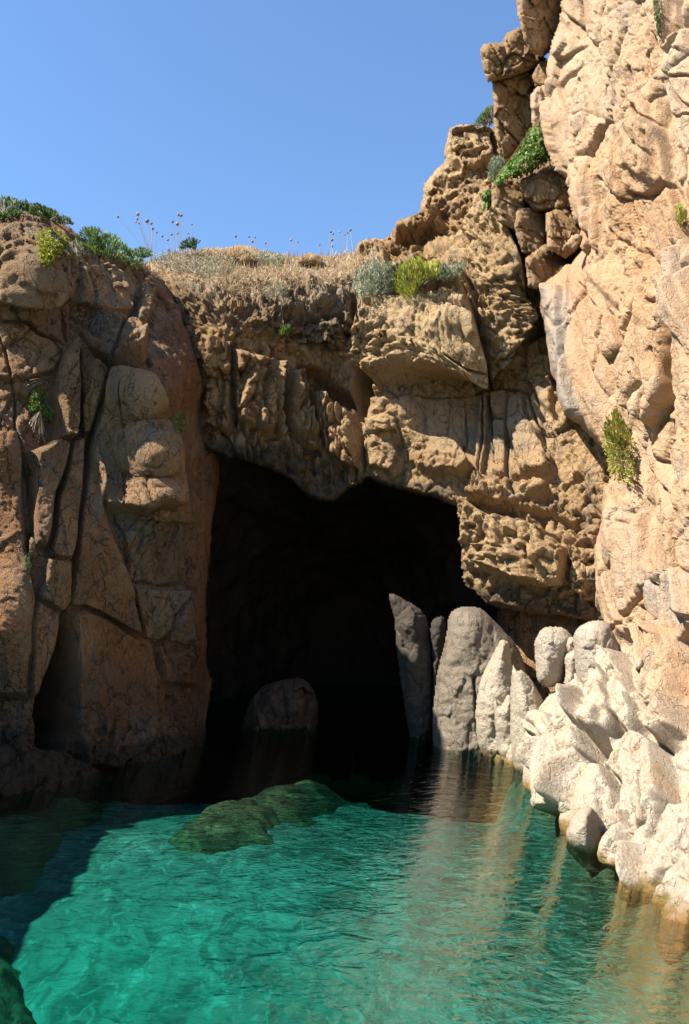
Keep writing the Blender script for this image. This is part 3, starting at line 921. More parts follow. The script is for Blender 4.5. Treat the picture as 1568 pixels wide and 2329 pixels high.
right = mass('right_cliff', RIGHT_OUT, RIGHT_CTRL, M_RIGHT, step=2.3, R=26, rd=.7, thick=4.5, relief=right_relief, seed=13, edge_noise=7, toward=.6,
     blocks=[
         ([(1504, -140), (1540, -140), (1550, 40), (1520, 110), (1505, 60)], -.5, 8),
         ([(1508, 80), (1600, 40), (1900, 100), (1900, 500), (1600, 480), (1540, 300), (1516, 200)], .28, 8),
         ([(1425, 650), (1500, 600), (1540, 640), (1535, 900), (1500, 980), (1440, 900), (1425, 760)], .26, 14),
         ([(1535, 560), (1700, 540), (1800, 900), (1800, 1200), (1620, 1200), (1560, 900)], .30, 12),
         ([(1224, 640), (1270, 640), (1280, 760), (1300, 860), (1330, 960), (1300, 960), (1258, 850), (1236, 720)], .20, 8),
         ([(1366, 1100), (1470, 1080), (1500, 1300), (1480, 1440), (1400, 1480), (1370, 1380)], .20, 18),
         ([(1390, 1060), (1450, 1110), (1440, 1180), (1395, 1120)], -.2, 8),
         ([(1484, 1330), (1568, 1290), (1600, 1420), (1560, 1470), (1500, 1420)], .2, 10),
         ([(1550, 1000), (1800, 1000), (1800, 1500), (1560, 1400)], .2, 14),
         ([(1420, 200), (1500, 160), (1510, 300), (1480, 420), (1430, 380)], .15, 14),
         ([(1330, 480), (1420, 420), (1470, 560), (1420, 720), (1340, 640)], .12, 20),
     ] + [(p, h * 1.2, b * .55) for p, h, b in LOBES],
     cracks=[
         ([(1505, -60), (1503, 40), (1512, 100), (1516, 180), (1534, 300), (1552, 420), (1575, 520)], 4, .32),
         ([(1530, 620), (1540, 760), (1530, 900), (1505, 985), (1490, 1020)], 4, .34),
         ([(1380, 1425), (1410, 1460), (1460, 1390), (1500, 1330)], 3, .22), ([(1485, 1340), (1500, 1400), (1540, 1440), (1560, 1500)], 4, .25),
         ([(1430, 150), (1440, 230), (1430, 300)], 4, .18), ([(1370, 720), (1352, 790), (1345, 850)], 2.5, .14), ([(1310, 640), (1360, 700)], 2.5, .12),
         ([(1460, 1100), (1476, 1160), (1484, 1260)], 3, .2), ([(1282, 380), (1300, 440)], 3, .15), ([(1470, 820), (1500, 880), (1490, 960)], 3, .2),
         ([(1510, 180), (1560, 172), (1640, 190)], 2.6, .18), ([(1522, 270), (1568, 262), (1640, 270)], 2.2, .14), ([(1420, 60), (1405, 140), (1380, 220)], 3, .14),
         (c6((1320, 1150), (1330, 1300), (1322, 1420), (1312, 1560)), 2.6, .3), (c6((1262, 690), (1290, 800), (1305, 920)), 2.4, .25), (c6((1160, 980), (1175, 1080), (1150, 1120)), 2.4, .2),
         (c6((1040, 800), (1010, 940), (1000, 1080), (1020, 1240)), 2.2, .16), (c6((1240, 1280), (1250, 1400), (1225, 1500)), 2.2, .2), (c6((1440, 1180), (1470, 1380), (1440, 1420)), 3, .3), (c6((1390, 1000), (1400, 1120)), 2, .12),
     ],
     tints=[
         ([(1225, 650), (1280, 640), (1300, 860), (1340, 980), (1290, 930), (1250, 820)], 'grey', .75, 14),
         ([(1500, 0), (1700, 0), (1700, 450), (1530, 420)], 'pale', .40, 30),
         ([(1480, 1300), (1560, 1300), (1600, 1420), (1520, 1420)], 'grey', .8, 18),
         ([(1490, 570), (1600, 540), (1600, 760), (1540, 700)], 'grey', .5, 30),
         ([(1330, 300), (1568, 250), (1560, 900), (1400, 700)], 'warm', .40, 80),
         ([(1100, 1420), (1390, 1430), (1480, 1500), (1568, 1650), (1700, 1700), (2050, 2000), (2050, 2500), (1100, 2500)], 'pale', 1.0, 75),
         ([(1380, 1180), (1480, 1120), (1500, 1320), (1400, 1440)], 'pale', .3, 30),
         ([(1260, 0), (1420, 0), (1400, 300), (1260, 330)], 'pale', .18, 40),
     ], label='sunlit ochre rock wall rising out of the water')

# ---- back of the low recess behind the shore rocks
REC_OUT = [(1128, 1375), (1440, 1330), (1450, 1480), (1330, 1640), (1130, 1730), (1120, 1500)]


def rec_relief(U, V, P):
    return facet(P, (.6, .6, 1.4), 57, 1, .06, .5)[0] * .16 + fbm(P * np.array([3, 3, .9]), 4, 56) * .16


mass('recess_wall', REC_OUT, [(1010, 1250, 17.0), (1010, 1730, 16.6), (1130, 1500, 15.8), (1250, 1500, 14.8), (1440, 1270, 14.2), (1440, 1500, 13.8), (1300, 1650, 14.4)], M_LEFT, step=4, R=10, rd=.3, thick=2, relief=rec_relief, seed=15,
     label='shaded brown wall at the back of the low recess behind the shore rocks')


# ---- low wall added out of view on the left, sized to shade the water
def unseen_shade_wall():
    S = np.arange(-2.0, 12.0, .07)
    prof = np.array([(0.5, -3.0), (0.25, -.5), (0, 0.3), (-.25, 1.6), (-.5, 3.0), (-.9, 3.9), (-1.6, 4.5), (-3.0, 5.0), (-6.0, 5.4), (-9.0, -3.0)])
    cum = np.concatenate([[0], np.cumsum(np.hypot(*np.diff(prof, axis=0).T))])
    T = np.arange(0, cum[-1], .07)
    px, pz = np.interp(T, cum, prof[:, 0]), np.interp(T, cum, prof[:, 1])
    Sg, _ = np.meshgrid(S, T, indexing='ij')
    hs = np.interp(S, [-2, 1, 4, 7, 9.5, 12], [.72, .78, .86, .92, 1.15, 1.9])[:, None]
    X = -5.75 + px[None] + np.interp(S, [-2, 4, 9, 12], [.5, .1, 0, -.6])[:, None]
    Z = np.where(pz > 0, pz * hs, pz)
    P = np.stack([X, Sg, Z], -1)
    d = facet(P, (1.2, 1.2, 1.3), 711, 1, .05, .5)[0] * .3 + facet(P, (.4, .4, .5), 712, 1, .08, .5)[0] * .1 + fbm(P * .7, 4, 713) * .6
    P[..., 0] += d; P[..., 2] += d * .5
    use, fc = quads(np.ones(Sg.shape, bool))
    z = np.zeros(Sg.size)
    o = mesh_obj('unseen_shade_cliff', P.reshape(-1, 3), fc, M_LEFT, attrs={k: z for k in ATT})
    tag(o, 'unseen lower rock wall added along the left of the cove to shade the water', kind='structure')


unseen_shade_wall()

# ------------------------------------------------------------------ cave, clifftop, seabed, water
def build_cave():
    # sections along Y: half-width left, half-width right, ceiling height
    ys = [17.7, 17.8, 17.9, 18.0, 18.2, 18.8, 20.5, 22.5, 24.5, 26.5, 28.0, 29.0]
    lx = [-3.9, -3.9, -3.8, -3.6, -3.6, -3.8, -3.8, -3.5, -3.0, -2.3, -1.4, .28]
    rx = [4.6, 4.6, 4.6, 4.5, 4.3, 3.9, 3.4, 3.0, 2.6, 2.0, 1.2, .32]
    cz = [5.4, 5.6, 6.0, 6.5, 6.3, 6.0, 5.6, 5.2, 4.6, 3.9, 2.8, -2.6]
    N, MM = 110, 120
    vs = []
    for i in range(N):
        t = i / (N - 1)
        y = 17.7 + t * (29.0 - 17.7)
        l, r, c = np.interp(y, ys, lx), np.interp(y, ys, rx), np.interp(y, ys, cz)
        a = np.linspace(0, math.pi, MM)
        cx, hw = (l + r) / 2, (r - l) / 2
        x = cx - hw * np.sign(np.cos(a)) * np.abs(np.cos(a)) ** .6
        z = -3.2 + (c + 3.2) * np.abs(np.sin(a)) ** .55
        back = sstep(np.cos(a), -.35, .3) * (1 - t) ** 2       # the left side starts further out, behind the wall's edge
        vs.append(np.stack([x - 1.1 * back, y - 1.4 * back, z + .5 * back], -1))
    P = np.array(vs)
    ctr = np.array([0.2, 20, 1.5])
    inn = ctr - P
    inn[..., 1] *= .3
    inn /= np.linalg.norm(inn, axis=-1, keepdims=True)
    d = facet(P, (1.4, 1.4, 1.8), 71, 1, .06, .6)[0] * .28 + fbm(P * 1.2, 4, 72) * .5 + facet(P, (.5, .5, .6), 73, 1, .1, .6)[0] * .08
    P = P + inn * d[..., None]
    use, fc = quads(np.ones(P.shape[:2], bool))
    verts = P.reshape(-1, 3)
    z = np.zeros(len(verts))
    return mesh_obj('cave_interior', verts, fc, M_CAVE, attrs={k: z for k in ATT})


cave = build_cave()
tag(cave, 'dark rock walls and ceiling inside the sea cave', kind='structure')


def hump(x, y, cx, cy, r):
    return np.exp(-((x - cx) ** 2 + (y - cy) ** 2) / (r * r))


def build_top():
    X, Yg = np.meshgrid(np.linspace(-60, 60, 160), np.linspace(20.5, 90, 100))
    top = rbf([(-10 * 50, 14 * 50, 8.4), (-5 * 50, 14 * 50, 8.2), (-3 * 50, 19 * 50, 9.4), (0, 20 * 50, 10.4), (3 * 50, 19 * 50, 10.6), (5 * 50, 20 * 50, 14.0), (8 * 50, 20 * 50, 18.5),
               (14 * 50, 20 * 50, 21), (-30 * 50, 20 * 50, 9), (-10 * 50, 40 * 50, 10), (10 * 50, 40 * 50, 18), (50 * 50, 40 * 50, 22), (-50 * 50, 80 * 50, 10), (50 * 50, 80 * 50, 22)])
    Z = top(X * 50, Yg * 50)
    Z = np.minimum(Z, CAM_Z + Yg * np.interp(X / Yg, [-.6, -.42, -.33, -.22, -.1, .02, .08, .14, .2, .26, .5],
                                             [.47, .50, .47, .44, .44, .44, .46, .52, .60, .80, .95]) - .8 - .03 * (Yg - 14))
    P = np.stack([X, Yg, Z], -1)
    P[..., 2] += fbm(P * .4, 4, 81) * .25
    use, fc = quads(np.ones(X.shape, bool))
    z = np.zeros(X.size)
    return mesh_obj('clifftop_ground', P.reshape(-1, 3), fc, M_MID, attrs={k: z for k in ATT})


ctop = build_top()
tag(ctop, 'dry earthy clifftop ground behind the ridge', kind='structure')


def bed_material():
    m, nt = nmat('seabed_sand')
    t = NT(nt)
    geo = t.n('ShaderNodeNewGeometry')
    pos = geo.outputs['Position']
    mp = t.n('ShaderNodeMapping')
    mp.inputs['Scale'].default_value = (.8, .5, 1)
    t.l(pos, mp.inputs['Vector'])
    st = mp.outputs[0]
    col = t.mix(t.ramp(t.noise(st, .8, 4, .6, .8), .35, .65), (.225, .24, .20), (.15, .165, .135))
    col = t.mix(t.math('MULTIPLY', t.ramp(t.noise(st, 3.2, 4, .6, 1.4), .46, .66), .75), col, (.08, .095, .078))
    col = t.mix(t.math('MULTIPLY', t.ramp(t.noise(st, 6.5, 3, .6, 1.6), .54, .70), .38), col, (.46, .46, .40))
    rk = t.mix(t.ramp(t.noise(pos, 2.4, 6, .7), .35, .65), (.17, .145, .085), (.08, .072, .042))
    rk = t.mix(t.ramp(t.noise(pos, 7, 5, .7), .55, .7), rk, (.26, .22, .14))
    col = t.mix(t.attr('rocky'), col, rk)
    p = t.n('ShaderNodeBsdfPrincipled')
    t.l(col, p.inputs['Base Color'])
    p.inputs['Roughness'].default_value = .95
    p.inputs['Specular IOR Level'].default_value = 0
    o = t.n('ShaderNodeOutputMaterial')
    t.l(p.outputs[0], o.inputs['Surface'])
    return m


BED_Z = -1.45
SHORE = []
for uu, vv in ((1085, 1672), (1112, 1695), (1160, 1735), (1205, 1778), (1260, 1825), (1300, 1858), (1330, 1920), (1400, 1970), (1470, 2040), (1568, 2115), (1700, 2230), (1900, 2420)):
    yy = water_y(vv)
    SHORE.append((rays(uu, vv)[0] * yy, yy))
SHORE += [(6, SHORE[-1][1]), (12, 4), (12, 30), (SHORE[0][0], 30)]


def build_bed():
    xs = np.concatenate([np.linspace(-40, -8.3, 40), np.arange(-8, 6, .06), np.linspace(6.3, 12, 20)])
    ys = np.concatenate([np.linspace(-25, 1.8, 50), np.arange(2, 16, .06), np.linspace(16.3, 31, 40)])
    X, Yg = np.meshgrid(xs, ys)
    P = np.stack([X, Yg, X * 0], -1)
    w = fbm(P * .8, 4, 93)
    Z = BED_Z + fbm(P * .35, 3, 91) * .30 + fbm(P * 1.4, 3, 92) * .10
    Z += .95 * sstep(Yg + .5 * w, 3.5, 10.5) - 5.0 * sstep(-Yg, 0, 22)
    Z -= 5.5 * sstep(Yg + .12 * X + .6 * fbm(P * .5, 2, 97), 11.8, 17.5)
    dist = -sdist(X, Yg, SHORE) + .25 * w + .12 * fbm(P * 3, 3, 94)
    wdt = np.interp(Yg, [4.5, 8, 10], [1.2, .6, .4])
    s = (1 - sstep(dist, -.2, wdt)) * (1 - sstep(Yg, 12.5, 14))
    Z = Z * (1 - s) + s * (-.06 - .35 * np.clip(dist, 0, 2) + fbm(P * 3, 4, 95) * .10)
    Z = np.minimum(Z, np.where(dist < -.1, -.02, -.10))
    P[..., 2] = Z
    use, fc = quads(np.ones(X.shape, bool))
    rocky = (1 - sstep(dist + .35 * fbm(P * 2.2, 4, 96), .0, wdt * .75))
    return mesh_obj('seabed', P.reshape(-1, 3), fc, bed_material(), attrs={'rocky': rocky.ravel()})


tag(build_bed(), 'pale sand bottom seen through the turquoise water', kind='structure')


def water_material():
    m, nt = nmat('sea_water')
    t = NT(nt)
    geo = t.n('ShaderNodeNewGeometry')
    pos = geo.outputs['Position']
    mp = t.n('ShaderNodeMapping')
    mp.inputs['Scale'].default_value = (.95, 1.1, 1)
    mp.inputs['Rotation'].default_value = (0, 0, math.radians(14))
    t.l(pos, mp.inputs['Vector'])
    h = t.math('ADD', t.math('MULTIPLY', t.noise(mp.outputs[0], 2.6, 3, .5, .8), 1.0), t.math('MULTIPLY', t.noise(mp.outputs[0], 8.5, 3, .55, 1.0), .42))
    b = t.n('ShaderNodeBump')
    b.inputs['Strength'].default_value = 1.0
    b.inputs['Distance'].default_value = .036
    t.l(h, b.inputs['Height'])
    dt = t.n('ShaderNodeVectorMath', operation='DOT_PRODUCT')
    t.l(geo.outputs['Incoming'], dt.inputs[0]); t.l(b.outputs[0], dt.inputs[1])
    cs = t.math('SUBTRACT', 1.0, t.math('ABSOLUTE', dt.outputs['Value']))
    fres = t.math('ADD', .02, t.math('MULTIPLY', t.math('POWER', cs, 5.0), .98))
    gl = t.n('ShaderNodeBsdfGlossy')
    gl.inputs['Roughness'].default_value = .03
    t.l(b.outputs[0], gl.inputs['Normal'])
    tr = t.n('ShaderNodeBsdfTransparent')
    mx = t.n('ShaderNodeMixShader')
    t.l(fres, mx.inputs[0]); t.l(tr.outputs[0], mx.inputs[1]); t.l(gl.outputs[0], mx.inputs[2])
    va = t.n('ShaderNodeVolumeAbsorption')
    va.inputs['Color'].default_value = (.02, .83, .785, 1)
    va.inputs['Density'].default_value = 1.08
    o = t.n('ShaderNodeOutputMaterial')
    t.l(mx.outputs[0], o.inputs['Surface'])
    t.l(va.outputs[0], o.inputs['Volume'])
    return m


def build_water():
    x0, x1, y0, y1, zb = -39.0, 11.0, -24.0, 30.5, -9.0
    v = [(x0, y0, 0), (x1, y0, 0), (x1, y1, 0), (x0, y1, 0), (x0, y0, zb), (x1, y0, zb), (x1, y1, zb), (x0, y1, zb)]
    f = [(0, 1, 2, 3), (7, 6, 5, 4), (0, 4, 5, 1), (1, 5, 6, 2), (2, 6, 7, 3), (3, 7, 4, 0)]
    return mesh_obj('sea_water', v, f, water_material(), smooth=False)


tag(build_water(), 'clear turquoise sea water filling the cove', kind='structure')


# ------------------------------------------------------------------ single rocks
def rrel(s, amt=.05):
    def f(U, V, P):
        pit = sstep(fbm(P * 6.5, 2, s + 4), .30, .48)
        return (facet(P, (.34, .34, .6), s, 1, .05, .4, .4, deep=.45)[0] * amt * 1.1 + fbm(P * np.array([3.0, 3.0, 1.4]), 4, s + 1, .5) * amt * 1.5
                - pit * .012 + fbm(P * 13, 4, s + 2, .65) * .014)
    return f


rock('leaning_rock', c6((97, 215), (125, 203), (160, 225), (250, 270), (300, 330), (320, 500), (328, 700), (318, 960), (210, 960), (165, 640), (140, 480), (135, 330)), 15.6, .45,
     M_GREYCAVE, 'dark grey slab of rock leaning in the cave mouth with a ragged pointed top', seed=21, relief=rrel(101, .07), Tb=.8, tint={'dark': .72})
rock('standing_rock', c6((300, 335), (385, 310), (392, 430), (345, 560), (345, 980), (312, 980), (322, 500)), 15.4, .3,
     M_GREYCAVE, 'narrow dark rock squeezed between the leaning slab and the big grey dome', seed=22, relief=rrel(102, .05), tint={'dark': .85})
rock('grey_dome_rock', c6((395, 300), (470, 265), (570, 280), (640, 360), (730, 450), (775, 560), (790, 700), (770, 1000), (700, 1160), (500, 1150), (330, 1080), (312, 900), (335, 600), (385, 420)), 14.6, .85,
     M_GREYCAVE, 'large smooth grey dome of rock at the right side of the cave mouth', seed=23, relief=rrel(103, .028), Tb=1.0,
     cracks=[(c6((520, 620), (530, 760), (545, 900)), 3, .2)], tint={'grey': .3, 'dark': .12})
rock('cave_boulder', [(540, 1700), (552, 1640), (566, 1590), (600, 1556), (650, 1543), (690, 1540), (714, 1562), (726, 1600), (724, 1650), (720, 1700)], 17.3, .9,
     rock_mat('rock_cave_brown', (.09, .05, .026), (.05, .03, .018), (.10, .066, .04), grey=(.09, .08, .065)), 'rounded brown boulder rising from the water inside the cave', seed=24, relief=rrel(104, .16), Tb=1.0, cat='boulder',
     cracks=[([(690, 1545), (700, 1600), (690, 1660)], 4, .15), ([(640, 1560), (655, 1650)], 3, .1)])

PALES = [
    # outline, distance, half thickness, label, tint
    (((835, 440), (870, 380), (940, 380), (985, 420), (990, 470), (965, 560), (950, 640), (900, 660), (845, 640), (838, 500)), 12.4, .42, 'tall pale grey rock with a rounded head under the dark recess', {'grey': .35}),
    (((960, 450), (990, 418), (1020, 430), (1015, 500), (1000, 520), (965, 505)), 12.15, .18, 'small pale knob of rock wedged between two tall grey rocks', {'grey': .3}),
    (((970, 520), (1000, 485), (1035, 490), (1030, 600), (1010, 660), (965, 660), (972, 580)), 11.95, .22, 'short upright pale rock standing below the small wedged knob', {}),
    (((1025, 400), (1090, 350), (1165, 360), (1205, 460), (1205, 580), (1150, 700), (1060, 760), (1025, 740), (1035, 600), (1022, 480)), 11.6, .55, 'broad grey rock with a rounded top against the ochre wall', {'grey': .5}),
    (((925, 665), (1020, 640), (1030, 700), (1012, 765), (950, 745)), 11.25, .27, 'flat-topped pale block lying between the upright rocks', {}),
    (((648, 450), (690, 463), (685, 500), (692, 560), (722, 650), (724, 760), (724, 1010), (650, 1020), (592, 1000), (555, 890), (560, 680), (600, 560), (636, 495)), 13.6, .42, 'pale column with a small nub on top beside the grey dome', {}),
    (((625, 745), (640, 735), (655, 770), (680, 700), (715, 735), (728, 965), (728, 1020), (650, 1010), (635, 860)), 13.1, .32, 'two-lobed low pale rock at the foot of the nubbed column', {'warm': .15}),
    (((725, 553), (742, 600), (765, 595), (800, 640), (835, 720), (875, 800), (868, 870), (860, 1000), (835, 1150), (750, 1080), (720, 1000), (714, 720), (724, 610)), 12.3, .48, 'pale rock with a thin pointed spike at the waterline', {}),
    (((1308, 545), (1330, 518), (1352, 548), (1342, 585), (1310, 585)), 9.3, .16, 'small cobble lodged in the ledge under the ochre wall', {'warm': .2}),
    (((988, 1360), (1030, 1270), (1090, 1248), (1112, 1330), (1132, 1440), (1100, 1500), (1030, 1470), (990, 1410)), 8.25, .34, 'squat yellow-stained rock jutting into the water below the white ledge', {'warm': .35}),
]
for i, (ol, Yc, T, lab, tint) in enumerate(PALES):
    tn = {'pale': (.8, .5, .7)[i % 3], 'warm': (0, .2, .1, 0)[i % 4]}
    tn.update(tint)
    cc = np.mean(np.array(ol, float), 0)
    ol = [tuple(cc + (np.array(q, float) - cc) * np.array([1.30, 1.08])) for q in ol]
    rock('shore_rock', c6(*ol), Yc, T * 1.25, M_PALE, lab, step=1.9, seed=130 + 7 * i, relief=rrel(200 + 5 * i, .026), Tb=T * 1.1, tint=tn, group='pale rocks along the shore', rough=.05, edge_noise=4.5, power=2.1)


def blocky(s, a=.12, size=(.7, .7, .6)):
    def f(U, V, P):
        return facet(P, size, s, 1, .04, .4, .3)[0] * a * 1.6 + facet(P, (.3, .3, .3), s + 1, 1, .08, .4)[0] * a * .6 + fbm(P * 6, 4, s + 2, .6) * .05
    return f


# boulders piled at the top right
rock('overhanging_boulder', [(1172, -160), (1174, 0), (1178, 40), (1190, 90), (1206, 122), (1236, 132), (1262, 110), (1300, 60), (1310, -160)], 16.0, .6, M_MID,
     'brown overhanging boulder at the very top against the sky', seed=31, rnd=False, R=26, relief=blocky(301, .10), Tb=1.2, cat='boulder', lean=(.9, 0))
rock('perched_boulder', [(1090, 112), (1102, 98), (1140, 96), (1152, 74), (1186, 58), (1206, 100), (1222, 124), (1244, 130), (1240, 150), (1205, 162), (1160, 178), (1110, 190), (1098, 160)], 16.8, .55, M_MID,
     'rounded boulder perched beneath the overhanging one, jutting into the sky', seed=32, rnd=False, R=22, relief=blocky(304, .10), Tb=1.0, cat='boulder', lean=(.3, 0), cracks=[([(1148, 96), (1152, 140), (1140, 170)], 3, .1)])
rock('pillar_block', [(1118, 184), (1160, 168), (1212, 150), (1250, 166), (1260, 260), (1240, 330), (1200, 350), (1160, 372), (1136, 360), (1124, 300), (1122, 240)], 17.2, .5, M_MID,
     'upright square block holding up the perched boulder', seed=33, rnd=False, R=14, relief=blocky(307, .14), Tb=1.0, cat='boulder', lean=(.6, 0))
rock('wedge_stone', [(1208, 172), (1226, 140), (1268, 128), (1272, 196), (1216, 200)], 16.5, .25, M_MID, 'small stone wedged under the overhanging boulder', seed=34, rnd=False, R=10, relief=blocky(310, .05), cat='stone')
rock('slab_stone', [(1204, 216), (1222, 196), (1262, 186), (1268, 300), (1234, 320), (1210, 290)], 16.3, .3, M_RIGHT, 'pale upright slab above the green hanging creeper', seed=35, rnd=False, R=10, relief=blocky(313, .06), cat='stone', tint={'pale': .3})
rock('ledge_boulder', [(1116, 415), (1148, 400), (1190, 404), (1204, 438), (1195, 483), (1172, 528), (1137, 506), (1118, 472)], 15.7, .5, M_MID, 'knobbly boulder just below the trailing creeper tip', seed=36, rnd=False, lean=(.9, -.5), R=13,
     relief=blocky(316, .09), cat='boulder')
rock('ledge_boulder', [(1183, 406), (1227, 386), (1281, 373), (1308, 440), (1308, 474), (1264, 481), (1216, 483), (1188, 452)], 15.6, .5, M_MID, 'flat-topped lit boulder carrying the green creeper', seed=37, rnd=False, R=13,
     relief=blocky(319, .10), cat='boulder')
rock('ledge_boulder', [(1175, 474), (1245, 468), (1256, 519), (1231, 587), (1187, 576), (1166, 519)], 15.6, .45, M_MID, 'shaded boulder in the middle of the pile left of the ochre wall', seed=38, rnd=False, lean=(.9, -.5), R=13, relief=blocky(322, .09), cat='boulder',
     tint={'dark': .15})
rock('ledge_boulder', [(1239, 485), (1291, 462), (1337, 519), (1323, 564), (1286, 591), (1244, 564)], 15.2, .45, M_MID, 'shaded boulder touching the ochre wall below the flat-topped one', seed=39, rnd=False, lean=(.9, -.5), R=13, relief=blocky(325, .09), cat='boulder')
rock('ledge_boulder', [(1193, 587), (1239, 553), (1297, 576), (1297, 643), (1239, 666), (1200, 655)], 15.2, .45, M_MID, 'lowest shaded boulder of the pile beside the ochre wall', seed=40, rnd=False, lean=(.9, -.5), R=13, relief=blocky(328, .09), cat='boulder')
rock('chockstone', [(1284, 556), (1300, 534), (1322, 530), (1326, 550), (1304, 574)], 13.5, .2, M_RIGHT, 'small pale stone at the tip of the boulder pile against the ochre wall', seed=41, rnd=False, R=9, cat='stone')
# outcrops on the skyline
rock('skyline_rock', [(505, 575), (530, 556), (552, 558), (590, 585), (560, 610), (515, 605)], 19.6, .35, M_MID, 'brown outcrop poking out of the dry clifftop grass', seed=42, relief=blocky(331, .1), cat='rock')
rock('skyline_rock', [(668, 600), (690, 576), (718, 574), (736, 590), (730, 606)], 20.0, .35, M_MID, 'rounded smooth outcrop on the skyline above the arch', seed=43, relief=blocky(334, .06), cat='rock', tint={'warm': .2})
rock('wedged_pebble', [(345, 1166), (365, 1155), (388, 1160), (384, 1180), (362, 1187)], 12.85, .14, M_LEFT, 'small whitish stone under the big cracked block of the left wall', seed=44, cat='stone', tint={'pale': .5})
rock('wedged_pebble', [(66, 1222), (78, 1218), (84, 1240), (76, 1262), (64, 1252)], 11.1, .10, M_LEFT, 'small egg-shaped stone stuck in the left wall crack', seed=45, cat='stone', tint={'pale': .25})
# reefs under the surface
def reef(pts, z, low, label, seed):
    """a submerged rock: outline given on the water plane (seen from the boat), top at depth z"""
    P = []
    for u, v in pts:
        r = rays(u, v)
        s = (z - CAM_Z) / r[2]
        P.append((r[0] * s, s))
    P = np.array(P)
    lo, hi = P.min(0) - .8, P.max(0) + .8
    step = .03
    X, Yg = np.meshgrid(np.arange(lo[0], hi[0], step), np.arange(lo[1], hi[1], step))
    q = np.stack([X, Yg, X * 0], -1)
    sd = sdist(X, Yg, P) + .34 * fbm(q * 1.6, 3, seed, .55)
    keep = sd > -.55
    H = sstep(sd, -.55, .75)
    zb = z - low
    Z = zb + (z - zb) * H + (facet(q, (.6, .6, .6), seed + 1, 1, .07, .6)[0] * .05 + fbm(q * 2.2, 3, seed + 2, .5) * .10) * H
    Z = np.minimum(Z, -.08)
    use, fc = quads(keep)
    Pt = np.stack([X, Yg, Z], -1)[use]
    a = {k: np.zeros(len(Pt)) for k in ATT}
    a['pale'] = (1 - sstep(sd + .25 * fbm(q * 3, 4, seed + 8, .6), -.35, .12))[use]
    o = mesh_obj('submerged_rock', Pt, fc, M_REEF, attrs=a)
    return tag(o, label, 'rock', 'submerged rocks')


reef([(330, 1880), (355, 1848), (430, 1818), (550, 1780), (640, 1760), (770, 1750), (785, 1790), (730, 1838), (650, 1872), (520, 1898), (400, 1908)], -.22, .62, 'long brown submerged rock in the turquoise water before the cave', 401)
reef([(-260, 1820), (0, 1785), (190, 1770), (300, 1780), (280, 1812), (230, 1850), (190, 1890), (110, 1945), (-260, 1990)], -.25, 1.1, 'dark submerged ledge along the foot of the left wall', 402)
reef([(-260, 1960), (60, 1950), (160, 1975), (215, 2030), (195, 2100), (170, 2160), (185, 2230), (150, 2320), (110, 2480), (-260, 2480)], -.78, .95, 'dark submerged rock in the lower left corner', 403)
reef([(1060, 1862), (1090, 1846), (1125, 1852), (1115, 1872), (1078, 1880)], -.50, .5, 'small dark rock on the seabed right of centre', 404)
zfill()

# ------------------------------------------------------------------ plants
def leaf_mat(name, c1, c2, c3, trans=.25):
    m, nt = nmat(name)
    t = NT(nt)
    r = t.attr('rnd')
    col = t.mix(t.ramp(r, .0, .55), c1, c2)
    col = t.mix(t.ramp(r, .62, .95), col, c3)
    d = t.n('ShaderNodeBsdfPrincipled', Roughness=.65)
    d.inputs['Specular IOR Level'].default_value = .25
    t.l(col, d.inputs['Base Color'])
    tr = t.n('ShaderNodeBsdfTranslucent')
    t.l(col, tr.inputs['Color'])
    mx = t.n('ShaderNodeMixShader')
    mx.inputs[0].default_value = trans
    t.l(d.outputs[0], mx.inputs[1]); t.l(tr.outputs[0], mx.inputs[2])
    o = t.n('ShaderNodeOutputMaterial')
    t.l(mx.outputs[0], o.inputs['Surface'])
    return m


G_DARK = leaf_mat('leaf_dark_green', (.045, .085, .02), (.07, .13, .03), (.14, .17, .06))
G_YEL = leaf_mat('leaf_yellow_green', (.17, .22, .025), (.30, .32, .04), (.42, .40, .06))
G_BRIGHT = leaf_mat('leaf_bright_green', (.075, .15, .025), (.13, .24, .045), (.25, .33, .09), .35)
G_SAGE = leaf_mat('leaf_sage', (.14, .18, .11), (.22, .26, .16), (.32, .34, .24))
G_GREYSCRUB = leaf_mat('leaf_grey_scrub', (.17, .16, .10), (.26, .25, .16), (.34, .31, .20))
G_FRESH = leaf_mat('leaf_fresh_green', (.09, .16, .03), (.14, .22, .05), (.22, .27, .08))
G_MIX = leaf_mat('leaf_olive_rust', (.17, .21, .03), (.32, .33, .05), (.30, .17, .06))
STRAW = leaf_mat('straw', (.34, .23, .12), (.46, .33, .18), (.58, .46, .29), .15)
TWIG = leaf_mat('twig', (.13, .09, .06), (.20, .15, .10), (.30, .25, .19), .0)
REDSTEM = leaf_mat('red_stem', (.22, .12, .06), (.30, .17, .09), (.34, .22, .12), .0)
SEEDHEAD = leaf_mat('seed_head_brown', (.20, .13, .09), (.27, .18, .13), (.34, .25, .19), .0)


def unit(a):
    return a / (np.linalg.norm(a, axis=-1, keepdims=True) + 1e-9)


def leaves(base, dirn, L, Wd, rng):
    """folded leaf: 4-corner blade from base along dirn"""
    n = len(base)
    side = unit(np.cross(dirn, unit(rng.normal(size=(n, 3)))))
    up = np.cross(dirn, side)
    L = np.asarray(L)[:, None]; Wd = np.asarray(Wd)[:, None]
    a = base
    b = base + dirn * L * .5 + side * Wd * .5 + up * Wd * .15
    c = base + dirn * L
    d = base + dirn * L * .5 - side * Wd * .5 + up * Wd * .15
    v = np.stack([a, b, c, d], 1).reshape(-1, 3)
    f = np.arange(4 * n).reshape(n, 4)
    r = np.repeat(rng.random(n), 4)
    return v, f, r


